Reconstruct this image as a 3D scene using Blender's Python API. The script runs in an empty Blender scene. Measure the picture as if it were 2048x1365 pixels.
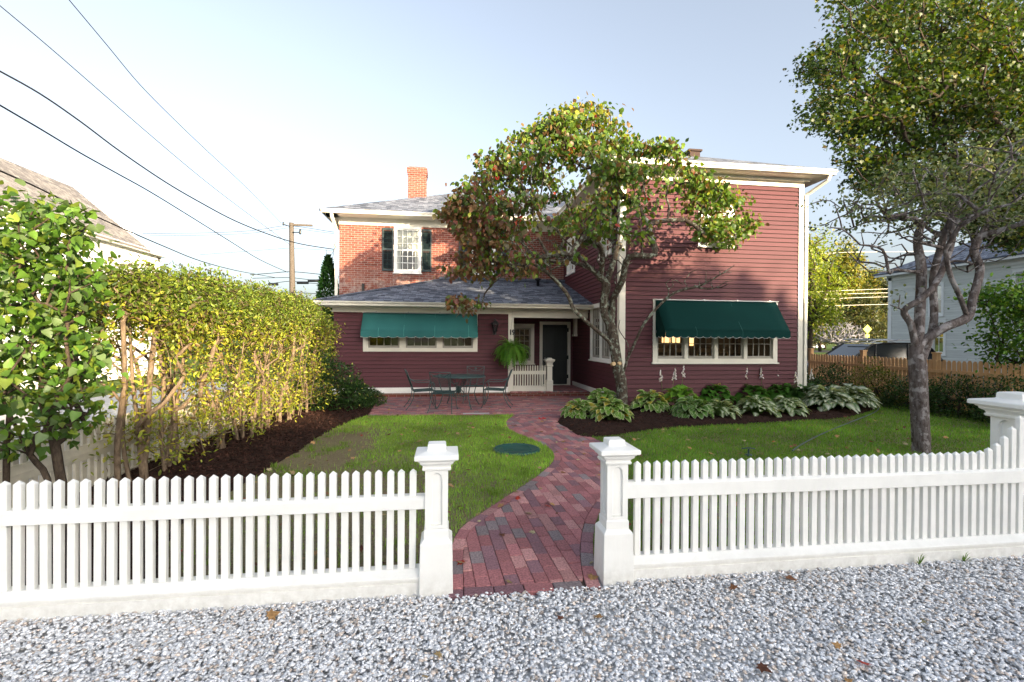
import bpy, math, random
import numpy as np
from mathutils import Vector, Matrix
R = math.radians
rnd = random.Random(7)
rng = np.random.default_rng(11)
sc = bpy.context.scene
col = sc.collection

# ---------------------------------------------------------------- camera, world, sun, exposure
F, EYE = 955.0, 1.65
TH, RO, PIT = math.atan(129 / 955.0), .0062, -4.5 / 955.0
def ray(u, v):
    x = (u - 1024) / F; y = -(v - 682.5) / F
    x, y = x * math.cos(RO) - y * math.sin(RO), x * math.sin(RO) + y * math.cos(RO)
    Y = math.cos(PIT) - y * math.sin(PIT); z = math.sin(PIT) + y * math.cos(PIT)
    return Vector((x * math.cos(TH) + Y * math.sin(TH), Y * math.cos(TH) - x * math.sin(TH), z))
def PY(u, v, Y): r = ray(u, v); t = Y / r.y; return Vector((r.x * t, Y, EYE + r.z * t))
def PX(u, v, X): r = ray(u, v); t = X / r.x; return Vector((X, r.y * t, EYE + r.z * t))
def PG(u, v, z=0.0): r = ray(u, v); t = (z - EYE) / r.z; return Vector((r.x * t, r.y * t, z))
def PT(u, v, t): r = ray(u, v); return Vector((r.x * t, r.y * t, EYE + r.z * t))
fw = ray(1024, 682.5).normalized(); up = (ray(1024, 681.5) - ray(1024, 682.5)).normalized(); rt = fw.cross(up)
cam = bpy.data.objects.new('camera', bpy.data.cameras.new('camera')); col.objects.link(cam)
cam.matrix_world = Matrix(((rt.x, up.x, -fw.x, 0), (rt.y, up.y, -fw.y, 0), (rt.z, up.z, -fw.z, EYE), (0, 0, 0, 1)))
cam.data.sensor_width = 36; cam.data.lens = F / 2048 * 36
cam.data.clip_end = 3000; cam.data.clip_start = .05
sc.camera = cam

SUN_AZ = math.atan2(.56, -.83)          # clockwise from +Y : behind the camera and to its right
SUN_EL = R(11)
w = bpy.data.worlds.new('World'); sc.world = w; w.use_nodes = True
nt = w.node_tree; bg = nt.nodes['Background']
sky = nt.nodes.new('ShaderNodeTexSky'); sky.sky_type = 'NISHITA'; sky.sun_disc = False
sky.sun_elevation = SUN_EL; sky.sun_rotation = SUN_AZ
sky.air_density = 1.0; sky.dust_density = 5.5; sky.ozone_density = 1.5; sky.altitude = 100
hs_ = nt.nodes.new('ShaderNodeHueSaturation'); hs_.inputs['Saturation'].default_value = .50      # thin high haze pales the blue
tn = nt.nodes.new('ShaderNodeMixRGB'); tn.blend_type = 'MULTIPLY'; tn.inputs[0].default_value = 1; tn.inputs[2].default_value = (.965, .99, 1.03, 1)
nt.links.new(sky.outputs[0], hs_.inputs['Color']); nt.links.new(hs_.outputs[0], tn.inputs[1]); nt.links.new(tn.outputs[0], bg.inputs[0]); bg.inputs[1].default_value = .15
sl = bpy.data.lights.new('sun', 'SUN'); sl.energy = 5.0; sl.angle = R(.5); sl.color = (1, .80, .52)
so = bpy.data.objects.new('sun', sl); col.objects.link(so)
SD = Vector((math.sin(SUN_AZ) * math.cos(SUN_EL), math.cos(SUN_AZ) * math.cos(SUN_EL), math.sin(SUN_EL)))
so.rotation_euler = SD.to_track_quat('Z', 'Y').to_euler()
sc.view_settings.view_transform = 'Standard'; sc.view_settings.look = 'None'
sc.view_settings.exposure = 1.72; sc.view_settings.gamma = 1
sc.cycles.max_bounces = 6; sc.cycles.transparent_max_bounces = 12
sc.cycles.diffuse_bounces = 4; sc.cycles.glossy_bounces = 3; sc.cycles.transmission_bounces = 3

# ---------------------------------------------------------------- object helpers
ORI = {}
def tag(o, label=None, cat=None, group=None, kind=None):
    if label: o['label'] = label
    if cat: o['category'] = cat
    if group: o['group'] = group
    if kind: o['kind'] = kind
    return o
def empty(name, loc=(0, 0, 0), rz=0, label=None, cat=None, group=None):
    o = bpy.data.objects.new(name, None); col.objects.link(o)
    o.location = loc; o.rotation_euler = (0, 0, rz); o.empty_display_size = .1
    ORI[o.name] = Vector(loc)
    return tag(o, label, cat, group)
def link(name, me, mat, parent=None, local=False):
    o = bpy.data.objects.new(name, me)
    for m in (mat if isinstance(mat, (list, tuple)) else [mat]): me.materials.append(m)
    col.objects.link(o)
    if parent is not None:
        o.parent = parent
        org = Vector((0, 0, 0)) if local else ORI.get(parent.name, Vector((0, 0, 0)))
        ORI[o.name] = org
        if not local: me.transform(Matrix.Translation(-org))
    else:
        ORI[o.name] = Vector((0, 0, 0))
    return o
def copy_tree(o, parent=None):
    c = o.copy(); col.objects.link(c); c.parent = parent
    for ch in [x for x in o.children]: copy_tree(ch, c)
    return c
def np_mesh(name, V, faces, colr=None, smooth=False, uv=None):
    """V (n,3); faces list of (m,k) int arrays; colr (n,3) per-vertex own colour"""
    V = np.asarray(V, dtype=np.float32)
    me = bpy.data.meshes.new(name)
    faces = [np.asarray(f, dtype=np.int32) for f in faces if len(f)]
    nl = sum(f.size for f in faces); npoly = sum(len(f) for f in faces)
    me.vertices.add(len(V)); me.vertices.foreach_set('co', V.ravel())
    me.loops.add(nl); me.polygons.add(npoly)
    me.loops.foreach_set('vertex_index', np.concatenate([f.ravel() for f in faces]))
    st = []; s = 0
    for f in faces:
        k = f.shape[1]; st.append(np.arange(len(f)) * k + s); s += f.size
    me.polygons.foreach_set('loop_start', np.concatenate(st).astype(np.int32))
    if smooth: me.polygons.foreach_set('use_smooth', np.ones(npoly, bool))
    if colr is not None:
        a = me.color_attributes.new('Col', 'FLOAT_COLOR', 'POINT')
        c = np.ones((len(V), 4), np.float32); c[:, :3] = colr
        a.data.foreach_set('color', c.ravel())
    me.update(); me.validate()
    return me
class MB:
    """collects boxes, tubes, prisms -> one mesh"""
    def __init__(s, T=None): s.v = []; s.f = []; s.c = []; s.T = T; s.sm = []; s.mi = []; s.m = 0
    def _add(s, vs, fs, c=None, sm=False):
        b = len(s.v)
        for p in vs:
            p = Vector(p)
            s.v.append(s.T @ p if s.T else p); s.c.append(c or (1, 1, 1))
        for f in fs: s.f.append([b + i for i in f]); s.sm.append(sm); s.mi.append(s.m)
        return s
    def box(s, x0, y0, z0, x1, y1, z1, c=None):
        x0, x1 = min(x0, x1), max(x0, x1); y0, y1 = min(y0, y1), max(y0, y1); z0, z1 = min(z0, z1), max(z0, z1)
        return s._add([(x0, y0, z0), (x1, y0, z0), (x1, y1, z0), (x0, y1, z0), (x0, y0, z1), (x1, y0, z1), (x1, y1, z1), (x0, y1, z1)],
                      [(3, 2, 1, 0), (4, 5, 6, 7), (0, 1, 5, 4), (1, 2, 6, 5), (2, 3, 7, 6), (3, 0, 4, 7)], c)
    def prism(s, pts, d, c=None):
        """closed outline pts extruded by vector d"""
        n = len(pts); d = Vector(d); pts = [Vector(p) for p in pts]
        return s._add(pts + [p + d for p in pts], [tuple(range(n))[::-1], tuple(range(n, 2 * n))] + [(i, (i + 1) % n, n + (i + 1) % n, n + i) for i in range(n)], c)
    def poly(s, pts, c=None): return s._add(pts, [tuple(range(len(pts)))], c)
    def tube(s, pts, r, n=8, cap=True, c=None, sm=True):
        pts = [Vector(p) for p in pts]; m = len(pts)
        rs = r if isinstance(r, (list, tuple)) else [r] * m
        vs = []; ref = None
        for i, p in enumerate(pts):
            d = (pts[min(i + 1, m - 1)] - pts[max(i - 1, 0)])
            if d.length < 1e-9: d = Vector((0, 0, 1))
            d.normalize()
            if ref is None: ref = d.orthogonal().normalized()
            ref = (ref - d * ref.dot(d));
            if ref.length < 1e-6: ref = d.orthogonal()
            ref.normalize(); b = d.cross(ref)
            for k in range(n):
                a = 2 * math.pi * k / n
                vs.append(p + (ref * math.cos(a) + b * math.sin(a)) * rs[i])
        fs = [(i * n + k, i * n + (k + 1) % n, (i + 1) * n + (k + 1) % n, (i + 1) * n + k) for i in range(m - 1) for k in range(n)]
        s._add(vs, fs, c, sm)
        if cap:
            s._add([vs[k] for k in range(n)], [tuple(range(n))[::-1]], c); s._add(vs[-n:], [tuple(range(n))], c)
        return s
    def lathe(s, prof, c0=(0, 0, 0), n=16, c=None, sm=True):
        vs = []; c0 = Vector(c0)
        for r, z in prof:
            for k in range(n):
                a = 2 * math.pi * k / n; vs.append(c0 + Vector((r * math.cos(a), r * math.sin(a), z)))
        m = len(prof)
        fs = [(i * n + k, i * n + (k + 1) % n, (i + 1) * n + (k + 1) % n, (i + 1) * n + k) for i in range(m - 1) for k in range(n)]
        fs += [tuple(range(n))[::-1], tuple(range((m - 1) * n, m * n))]
        return s._add(vs, fs, c, sm)
    def sqlathe(s, prof, cx, cy, c=None):
        """square-section turning: prof list of (half width, z)"""
        vs = []
        for r, z in prof: vs += [(cx - r, cy - r, z), (cx + r, cy - r, z), (cx + r, cy + r, z), (cx - r, cy + r, z)]
        m = len(prof)
        fs = [(i * 4 + k, i * 4 + (k + 1) % 4, (i + 1) * 4 + (k + 1) % 4, (i + 1) * 4 + k) for i in range(m - 1) for k in range(4)]
        fs += [(3, 2, 1, 0), tuple(range((m - 1) * 4, m * 4))]
        return s._add(vs, fs, c)
    def mesh(s, name):
        me = bpy.data.meshes.new(name); me.from_pydata([tuple(p) for p in s.v], [], s.f)
        me.polygons.foreach_set('use_smooth', s.sm); me.polygons.foreach_set('material_index', s.mi)
        a = me.color_attributes.new('Col', 'FLOAT_COLOR', 'POINT')
        cc = np.ones((len(s.v), 4), np.float32); cc[:, :3] = np.array(s.c, np.float32).reshape(-1, 3)
        a.data.foreach_set('color', cc.ravel()); me.update(); return me
    def build(s, name, mat, parent=None, local=False, bevel=0):
        o = link(name, s.mesh(name), mat, parent, local)
        if bevel:
            b = o.modifiers.new('b', 'BEVEL'); b.width = bevel; b.segments = 2; b.limit_method = 'ANGLE'; b.angle_limit = R(40)
        return o

# ---------------------------------------------------------------- materials
def mat(name, base=(.5, .5, .5), rough=.6, spec=.5, metal=0, build=None):
    m = bpy.data.materials.new(name); m.use_nodes = True
    N = m.node_tree.nodes; L = m.node_tree.links; b = N['Principled BSDF']
    b.inputs['Base Color'].default_value = (*base, 1); b.inputs['Roughness'].default_value = rough
    b.inputs['Specular IOR Level'].default_value = spec; b.inputs['Metallic'].default_value = metal
    if build: build(N, L, b)
    return m
def nd(N, t, **k):
    n = N.new(t)
    for a, v in k.items(): setattr(n, a, v)
    return n
def noise(N, L, scale, detail=4, vec=None, rough=.5):
    n = N.new('ShaderNodeTexNoise'); n.inputs['Scale'].default_value = scale; n.inputs['Detail'].default_value = detail
    n.inputs['Roughness'].default_value = rough
    if vec: L.new(vec, n.inputs['Vector'])
    return n
def ramp(N, L, src, stops):
    r = N.new('ShaderNodeValToRGB'); L.new(src, r.inputs[0])
    e = r.color_ramp.elements
    while len(e) < len(stops): e.new(.5)
    for i, (p, c) in enumerate(stops): e[i].position = p; e[i].color = (*c, 1) if len(c) == 3 else c
    return r
def mixc(N, L, a, b, f, mode='MIX'):
    m = N.new('ShaderNodeMix'); m.data_type = 'RGBA'; m.blend_type = mode
    for s, i in ((a, 6), (b, 7), (f, 0)):
        if hasattr(s, 'links'): L.new(s, m.inputs[i])
        else: m.inputs[i].default_value = (*s, 1) if isinstance(s, tuple) else s
    return m.outputs[2]
def bump(N, L, b, h, dist=.01, strength=1):
    n = N.new('ShaderNodeBump'); n.inputs['Distance'].default_value = dist; n.inputs['Strength'].default_value = strength
    L.new(h, n.inputs['Height']); L.new(n.outputs[0], b.inputs['Normal'])
def world_pos(N): return nd(N, 'ShaderNodeNewGeometry').outputs['Position']
def swz(N, L, vec, order):
    s = N.new('ShaderNodeSeparateXYZ'); c = N.new('ShaderNodeCombineXYZ'); L.new(vec, s.inputs[0])
    for i, ch in enumerate(order):
        if ch in 'xyz': L.new(s.outputs['xyz'.index(ch)], c.inputs[i])
    return c.outputs[0]

def painted(name, c, rough=.45, dirt=.12, scale=3, wear=0):
    def f(N, L, b):
        p = world_pos(N)
        n = noise(N, L, scale, 6, p, .65); n2 = noise(N, L, 40, 3, p)
        cc = mixc(N, L, c, tuple(x * (1 - dirt) for x in c), ramp(N, L, n.outputs[0], [(.35, (0, 0, 0)), (.7, (1, 1, 1))]).outputs[0])
        if wear:
            n3 = noise(N, L, 9, 8, p, .75)
            cc = mixc(N, L, cc, (.33, .31, .26), ramp(N, L, n3.outputs[0], [(.66, (0, 0, 0)), (.74, (wear,) * 3)]).outputs[0])
        if wear:
            sp = N.new('ShaderNodeSeparateXYZ'); L.new(p, sp.inputs[0]); zr = nd(N, 'ShaderNodeMapRange'); L.new(sp.outputs[2], zr.inputs[0]); zr.inputs[1].default_value = .16; zr.inputs[2].default_value = -.01
            n4 = noise(N, L, 16, 6, p, .7); mm = nd(N, 'ShaderNodeMath', operation='MULTIPLY'); L.new(zr.outputs[0], mm.inputs[0]); L.new(ramp(N, L, n4.outputs[0], [(.35, (0, 0, 0)), (.7, (.42, .42, .42))]).outputs[0], mm.inputs[1])
            cc = mixc(N, L, cc, (.30, .27, .21), mm.outputs[0])
        L.new(cc, b.inputs['Base Color'])
        v = nd(N, 'ShaderNodeMapping'); L.new(p, v.inputs[0]); v.inputs['Scale'].default_value = (1, 1, .08); n2 = noise(N, L, 55, 4, v.outputs[0])
        bump(N, L, b, n2.outputs[0], .002, .5)
    return mat(name, c, rough, .5, 0, f)
M = {}
M['white'] = painted('white_paint', (.87, .865, .83), .45, .10, wear=.16)
M['cream'] = painted('cream_trim', (.74, .71, .62), .45, .1)
M['cream_old'] = painted('weathered_cream', (.62, .57, .47), .6, .25, 5, wear=.5)
M['green_cloth'] = None
M['iron'] = painted('green_iron', (.028, .068, .070), .4, .3, 20)
M['black'] = painted('black_paint', (.012, .014, .016), .4, .3)
M['shutter'] = painted('dark_green_shutter', (.012, .028, .032), .5, .3)
M['door'] = painted('dark_door', (.006, .012, .014), .45, .3)
M['sash'] = painted('grey_sash', (.33, .31, .27), .5, .15)
M['curtain'] = painted('curtain', (.7, .68, .62), .9, .15)
M['room'] = painted('dark_room_and_board_shade', (.05, .04, .035), .9, .3)  # as burgundy sheathing, its dark colour draws shade under the boards
def siding(name, c):
    def f(N, L, b):
        p = world_pos(N); v = nd(N, 'ShaderNodeMapping'); L.new(p, v.inputs[0]); v.inputs['Scale'].default_value = (1, 1, 9)
        n = noise(N, L, 1.3, 5, v.outputs[0]); a = nd(N, 'ShaderNodeAttribute', attribute_name='Col')
        cc = mixc(N, L, tuple(x * .82 for x in c), tuple(min(1, x * 1.18) for x in c), n.outputs[0])
        cc = mixc(N, L, cc, a.outputs['Color'], 1.0, 'MULTIPLY')
        L.new(cc, b.inputs['Base Color'])
        v2 = nd(N, 'ShaderNodeMapping'); L.new(p, v2.inputs[0]); v2.inputs['Scale'].default_value = (3, 3, 60)
        bump(N, L, b, noise(N, L, 2, 4, v2.outputs[0]).outputs[0], .003, .4)
    return mat(name, c, .6, .22, 0, f)
M['burgundy'] = siding('burgundy_clapboard', (.094, .030, .038))
M['white_clap'] = siding('white_clapboard', (.80, .80, .82))
M['grey_clap'] = siding('grey_clapboard', (.66, .67, .62))
def brickmat(name, order, c1, c2, cm, bw=.215, rh=.072, mort=.011, off=.5, whit=0):
    def f(N, L, b):
        p = world_pos(N); q = swz(N, L, p, order)
        wob = noise(N, L, 3, 2, p)
        add = nd(N, 'ShaderNodeVectorMath', operation='MULTIPLY_ADD'); L.new(wob.outputs['Color'], add.inputs[0])
        add.inputs[1].default_value = (.012,) * 3; L.new(q, add.inputs[2])
        t = N.new('ShaderNodeTexBrick'); L.new(add.outputs[0], t.inputs[0])
        t.inputs['Scale'].default_value = 1; t.inputs['Brick Width'].default_value = bw; t.inputs['Row Height'].default_value = rh
        t.inputs['Mortar Size'].default_value = mort / 2; t.inputs['Mortar Smooth'].default_value = .2; t.offset = off
        t.inputs['Color1'].default_value = (0, 0, 0, 1); t.inputs['Color2'].default_value = (1, 1, 1, 1); t.inputs['Mortar'].default_value = (.5, .5, .5, 1)
        r = ramp(N, L, t.outputs['Color'], [(0, c1), (.35, tuple((a * .6 + d * .4) for a, d in zip(c1, c2))), (.7, c2), (1, tuple(x * .45 for x in c1))])
        big = noise(N, L, .7, 3, p)
        cc = mixc(N, L, r.outputs[0], tuple(x * .75 for x in c1), ramp(N, L, big.outputs[0], [(.4, (0, 0, 0)), (.7, (.7, .7, .7))]).outputs[0])
        fine = noise(N, L, 60, 4, p)
        cc = mixc(N, L, cc, (.3, .3, .3), ramp(N, L, fine.outputs[0], [(.3, (.35,) * 3), (.6, (0, 0, 0))]).outputs[0], 'MULTIPLY')
        if whit:
            wn = noise(N, L, 5, 6, p, .7)
            sp = N.new('ShaderNodeSeparateXYZ'); L.new(p, sp.inputs[0])
            zr = nd(N, 'ShaderNodeMapRange'); L.new(sp.outputs[2], zr.inputs[0]); zr.inputs[1].default_value = 4.1; zr.inputs[2].default_value = 3.3
            mm = nd(N, 'ShaderNodeMath', operation='MULTIPLY'); L.new(zr.outputs[0], mm.inputs[0])
            L.new(ramp(N, L, wn.outputs[0], [(.45, (0, 0, 0)), (.65, (1, 1, 1))]).outputs[0], mm.inputs[1])
            cc = mixc(N, L, cc, (.42, .34, .31), mm.outputs[0])
        cc = mixc(N, L, cc, cm, t.outputs['Fac'])
        L.new(cc, b.inputs['Base Color'])
        inv = nd(N, 'ShaderNodeMath', operation='SUBTRACT'); inv.inputs[0].default_value = 1; L.new(t.outputs['Fac'], inv.inputs[1])
        ad = nd(N, 'ShaderNodeMath', operation='MULTIPLY_ADD'); L.new(fine.outputs[0], ad.inputs[0]); ad.inputs[1].default_value = .3; L.new(inv.outputs[0], ad.inputs[2])
        bump(N, L, b, ad.outputs[0], .008, .8)
    return mat(name, c1, .85, .25, 0, f)
M['brick'] = brickmat('old_red_brick', 'xz', (.31, .09, .06), (.22, .06, .05), (.42, .35, .30), whit=1)
M['brick_side'] = brickmat('old_red_brick_side', 'yz', (.36, .085, .05), (.27, .06, .045), (.42, .34, .29))
M['brick_step'] = brickmat('step_brick', 'xz', (.24, .07, .05), (.18, .06, .05), (.3, .25, .2))
def shingle(name, cs, scale=1.0, order='xy'):
    def f(N, L, b):
        uvn = nd(N, 'ShaderNodeUVMap'); q = uvn.outputs[0]
        t = N.new('ShaderNodeTexBrick'); L.new(q, t.inputs[0])
        t.inputs['Scale'].default_value = 1 / scale; t.inputs['Brick Width'].default_value = .17; t.inputs['Row Height'].default_value = .125
        t.inputs['Mortar Size'].default_value = .004; t.inputs['Mortar Smooth'].default_value = .1; t.offset = .37; t.offset_frequency = 2; t.squash = 1.6; t.squash_frequency = 3
        t.inputs['Color1'].default_value = (0, 0, 0, 1); t.inputs['Color2'].default_value = (1, 1, 1, 1); t.inputs['Mortar'].default_value = (0, 0, 0, 1)
        n = noise(N, L, 2.2, 3, q)
        mx = mixc(N, L, t.outputs['Color'], n.outputs[0], .25)
        r = ramp(N, L, mx, [(.05, cs[0]), (.35, cs[1]), (.6, cs[2]), (.95, cs[3])])
        g = noise(N, L, 150, 2, q)
        cc = mixc(N, L, r.outputs[0], g.outputs[0], .25, 'OVERLAY')
        cc = mixc(N, L, cc, (.02, .022, .028), t.outputs['Fac'])
        L.new(cc, b.inputs['Base Color'])
        # saw-tooth relief : each course thins towards its top
        s = N.new('ShaderNodeSeparateXYZ'); L.new(q, s.inputs[0])
        dv = nd(N, 'ShaderNodeMath', operation='DIVIDE'); L.new(s.outputs[1], dv.inputs[0]); dv.inputs[1].default_value = .125 * scale
        fr = nd(N, 'ShaderNodeMath', operation='FRACT'); L.new(dv.outputs[0], fr.inputs[0])
        iv = nd(N, 'ShaderNodeMath', operation='SUBTRACT'); iv.inputs[0].default_value = 1; L.new(fr.outputs[0], iv.inputs[1])
        a2 = nd(N, 'ShaderNodeMath', operation='MULTIPLY_ADD'); L.new(t.outputs['Color'], a2.inputs[0]); a2.inputs[1].default_value = .5; L.new(iv.outputs[0], a2.inputs[2])
        bump(N, L, b, a2.outputs[0], .012, .9)
    return mat(name, cs[1], .9, .25, 0, f)
M['shingle'] = shingle('blue_grey_shingles', [(.05, .058, .08), (.11, .125, .16), (.18, .20, .25), (.30, .32, .37)])
M['shingle_tan'] = shingle('tan_grey_shingles', [(.14, .13, .13), (.2, .185, .18), (.26, .24, .23), (.32, .3, .28)])
def leafmat(name, trans=.35, rough=.45, spec=.35):
    def f(N, L, b):
        a = nd(N, 'ShaderNodeAttribute', attribute_name='Col')
        L.new(a.outputs['Color'], b.inputs['Base Color'])
        tr = N.new('ShaderNodeBsdfTranslucent')
        br = nd(N, 'ShaderNodeMixRGB', blend_type='MULTIPLY'); br.inputs[0].default_value = 1
        L.new(a.outputs['Color'], br.inputs[1]); br.inputs[2].default_value = (1.7, 1.6, .7, 1); L.new(br.outputs[0], tr.inputs[0])
        mx = N.new('ShaderNodeMixShader'); mx.inputs[0].default_value = trans
        L.new(b.outputs[0], mx.inputs[1]); L.new(tr.outputs[0], mx.inputs[2]); L.new(mx.outputs[0], N['Material Output'].inputs[0])
    return mat(name, (.1, .2, .05), rough, spec, 0, f)
M['leaf'] = leafmat('leaves')
M['grass'] = leafmat('grass_blades', .3, .6, .2)
M['petal'] = leafmat('petals', .3, .6, .2)
def vcol(name, rough=.8, spec=.3, bmp=None, metal=0):
    def f(N, L, b):
        a = nd(N, 'ShaderNodeAttribute', attribute_name='Col'); p = world_pos(N)
        n = noise(N, L, 70, 4, p)
        cc = mixc(N, L, a.outputs['Color'], ramp(N, L, n.outputs[0], [(.3, (.55,) * 3), (.7, (1.25,) * 3)]).outputs[0], 1.0, 'MULTIPLY')
        L.new(cc, b.inputs['Base Color'])
        if bmp: bump(N, L, b, n.outputs[0], bmp, .6)
    return mat(name, (.3,) * 3, rough, spec, metal, f)
M['vstone'] = vcol('crushed_stone', .8, .3, .002)
M['vbrick'] = vcol('paving_brick', .75, .3, .002)
M['vchip'] = vcol('bark_chips', .95, .1, .003)
M['vdead'] = vcol('dry_leaves', .9, .2)
def barkmat(name, c1, c2, c3=None, sc_=14):
    def f(N, L, b):
        p = world_pos(N); v = nd(N, 'ShaderNodeMapping'); L.new(p, v.inputs[0]); v.inputs['Scale'].default_value = (1, 1, .35)
        n = noise(N, L, sc_ * 2, 8, v.outputs[0], .7)
        cc = mixc(N, L, c1, c2, ramp(N, L, n.outputs[0], [(.35, (0, 0, 0)), (.65, (1, 1, 1))]).outputs[0])
        if c3:
            n2 = noise(N, L, sc_ * .8, 5, p, .6)
            cc = mixc(N, L, cc, c3, ramp(N, L, n2.outputs[0], [(.52, (0, 0, 0)), (.6, (.9, .9, .9))]).outputs[0])
        L.new(cc, b.inputs['Base Color']); bump(N, L, b, n.outputs[0], .02, 1)
    return mat(name, c1, .95, .15, 0, f)
M['bark'] = barkmat('grey_brown_bark', (.035, .026, .02), (.12, .095, .075), (.26, .29, .23))
M['bark_grey'] = barkmat('lichen_grey_bark', (.05, .035, .03), (.18, .155, .15), (.30, .28, .28), 10)
M['bark_tan'] = barkmat('tan_bark', (.09, .065, .045), (.26, .19, .13), None)
M['bark_dark'] = barkmat('dark_bark', (.03, .022, .018), (.1, .075, .055), None)
def glassmat():
    m = bpy.data.materials.new('window_glass'); m.use_nodes = True; N = m.node_tree.nodes; L = m.node_tree.links
    N.remove(N['Principled BSDF'])
    g = N.new('ShaderNodeBsdfGlossy'); g.inputs['Roughness'].default_value = .02
    nz = noise(N, L, 1.2, 2, world_pos(N)); bp = N.new('ShaderNodeBump'); bp.inputs['Distance'].default_value = .006; L.new(nz.outputs[0], bp.inputs['Height']); L.new(bp.outputs[0], g.inputs['Normal'])
    t = N.new('ShaderNodeBsdfTransparent'); t.inputs[0].default_value = (.75, .78, .76, 1)
    fr = N.new('ShaderNodeFresnel'); fr.inputs[0].default_value = 1.5
    mm = nd(N, 'ShaderNodeMath', operation='MULTIPLY_ADD'); L.new(fr.outputs[0], mm.inputs[0]); mm.inputs[1].default_value = 1.6; mm.inputs[2].default_value = .02
    mx = N.new('ShaderNodeMixShader'); L.new(mm.outputs[0], mx.inputs[0]); L.new(t.outputs[0], mx.inputs[1]); L.new(g.outputs[0], mx.inputs[2])
    L.new(mx.outputs[0], N['Material Output'].inputs[0]); return m
M['glass'] = glassmat()
def clothmat(name, c):
    def f(N, L, b):
        p = world_pos(N); n = noise(N, L, 1.8, 4, p); n2 = noise(N, L, 90, 2, p)
        cc = mixc(N, L, tuple(x * .78 for x in c), tuple(x * 1.15 for x in c), n.outputs[0])
        cc = mixc(N, L, cc, n2.outputs[0], .15, 'OVERLAY')
        L.new(cc, b.inputs['Base Color']); bump(N, L, b, n2.outputs[0], .001, .5)
    return mat(name, c, .85, .12, 0, f)
M['awning_teal'] = clothmat('sun_faded_green_canvas', (.04, .165, .16))
M['awning_dark'] = clothmat('dark_green_canvas', (.003, .034, .031))
M['piping'] = mat('white_piping', (.7, .7, .68), .7)
def woodmat(name, c1, c2):
    def f(N, L, b):
        p = world_pos(N); v = nd(N, 'ShaderNodeMapping'); L.new(p, v.inputs[0]); v.inputs['Scale'].default_value = (9, 9, .8)
        n = noise(N, L, 2.5, 6, v.outputs[0]); L.new(mixc(N, L, c1, c2, n.outputs[0]), b.inputs['Base Color']); bump(N, L, b, n.outputs[0], .004, .5)
    return mat(name, c1, .8, .25, 0, f)
M['cedar'] = woodmat('raw_cedar', (.55, .30, .13), (.78, .50, .26))
M['polewood'] = woodmat('weathered_pole_wood', (.06, .052, .045), (.14, .115, .095))
M['metal'] = mat('grey_metal', (.4, .41, .42), .35, .5, .8)
M['galv'] = mat('grey_plastic_channel', (.38, .40, .42), .5)
M['wire'] = mat('black_cable', (.015, .015, .017), .9, .1)
M['wire_l'] = mat('bare_wire', (.05, .05, .055), .8, .1)
M['rubber'] = mat('rubber', (.015, .015, .015), .85)
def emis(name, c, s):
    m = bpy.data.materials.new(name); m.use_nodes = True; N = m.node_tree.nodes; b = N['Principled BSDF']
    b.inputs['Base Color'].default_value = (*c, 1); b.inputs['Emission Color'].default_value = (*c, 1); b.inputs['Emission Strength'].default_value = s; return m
M['warm'] = emis('sunlit_curtain_glow', (1, .55, .22), 1.1)  # emission stands in for sunlight on the far curtains; no lamp there
def pip(P, poly):
    """points in polygon, vectorised"""
    x, y = P[:, 0], P[:, 1]; ins = np.zeros(len(P), bool); n = len(poly); j = n - 1
    for i in range(n):
        xi, yi = poly[i][0], poly[i][1]; xj, yj = poly[j][0], poly[j][1]
        c = ((yi > y) != (yj > y)); d = (yj - yi) if abs(yj - yi) > 1e-12 else 1e-12
        ins ^= c & (x < (xj - xi) * (y - yi) / d + xi); j = i
    return ins
# ================================================================= SETTING: ground, lawn, beds, path, gravel
def smoothline(pts, n=6):
    """Catmull-Rom through 2D/3D points"""
    P = [Vector(p) for p in pts]; out = []
    for i in range(len(P) - 1):
        p0, p1, p2, p3 = P[max(i - 1, 0)], P[i], P[i + 1], P[min(i + 2, len(P) - 1)]
        for k in range(n):
            t = k / n
            out.append(.5 * ((2 * p1) + (p2 - p0) * t + (2 * p0 - 5 * p1 + 4 * p2 - p3) * t * t + (3 * p1 - p0 - 3 * p2 + p3) * t ** 3))
    out.append(P[-1]); return out
def G(l): return [PG(u, v) for u, v in l]

def groundmat(name, cs, scale, bscale, bd=.01, det=8):
    def f(N, L, b):
        p = world_pos(N); n = noise(N, L, scale, det, p, .6); n2 = noise(N, L, bscale, 6, p, .7)
        r = ramp(N, L, n.outputs[0], [(.3, cs[0]), (.5, cs[1]), (.7, cs[2])])
        cc = mixc(N, L, r.outputs[0], ramp(N, L, n2.outputs[0], [(.3, (.5,) * 3), (.7, (1.4,) * 3)]).outputs[0], 1.0, 'MULTIPLY')
        L.new(cc, b.inputs['Base Color']); bump(N, L, b, n2.outputs[0], bd, 1)
    return mat(name, cs[1], .95, .15, 0, f)
M['turf'] = groundmat('far_turf', [(.05, .09, .015), (.08, .13, .02), (.11, .15, .03)], .8, 30)
M['soil'] = groundmat('lawn_soil', [(.15, .12, .07), (.19, .155, .09), (.15, .16, .06)], 1.5, 45)
M['mulch'] = groundmat('dark_mulch', [(.022, .012, .010), (.035, .018, .014), (.05, .026, .02)], 6, 60, .03)
M['gravel_far'] = groundmat('gravel_fines', [(.42, .42, .43), (.52, .53, .54), (.62, .62, .62)], 12, 55, .02)
M['asphalt'] = groundmat('asphalt', [(.10, .10, .11), (.13, .13, .14), (.15, .15, .155)], 2, 60, .004)
M['sand'] = mat('brick_joint_sand', (.06, .045, .038), .95, .1)

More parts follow.
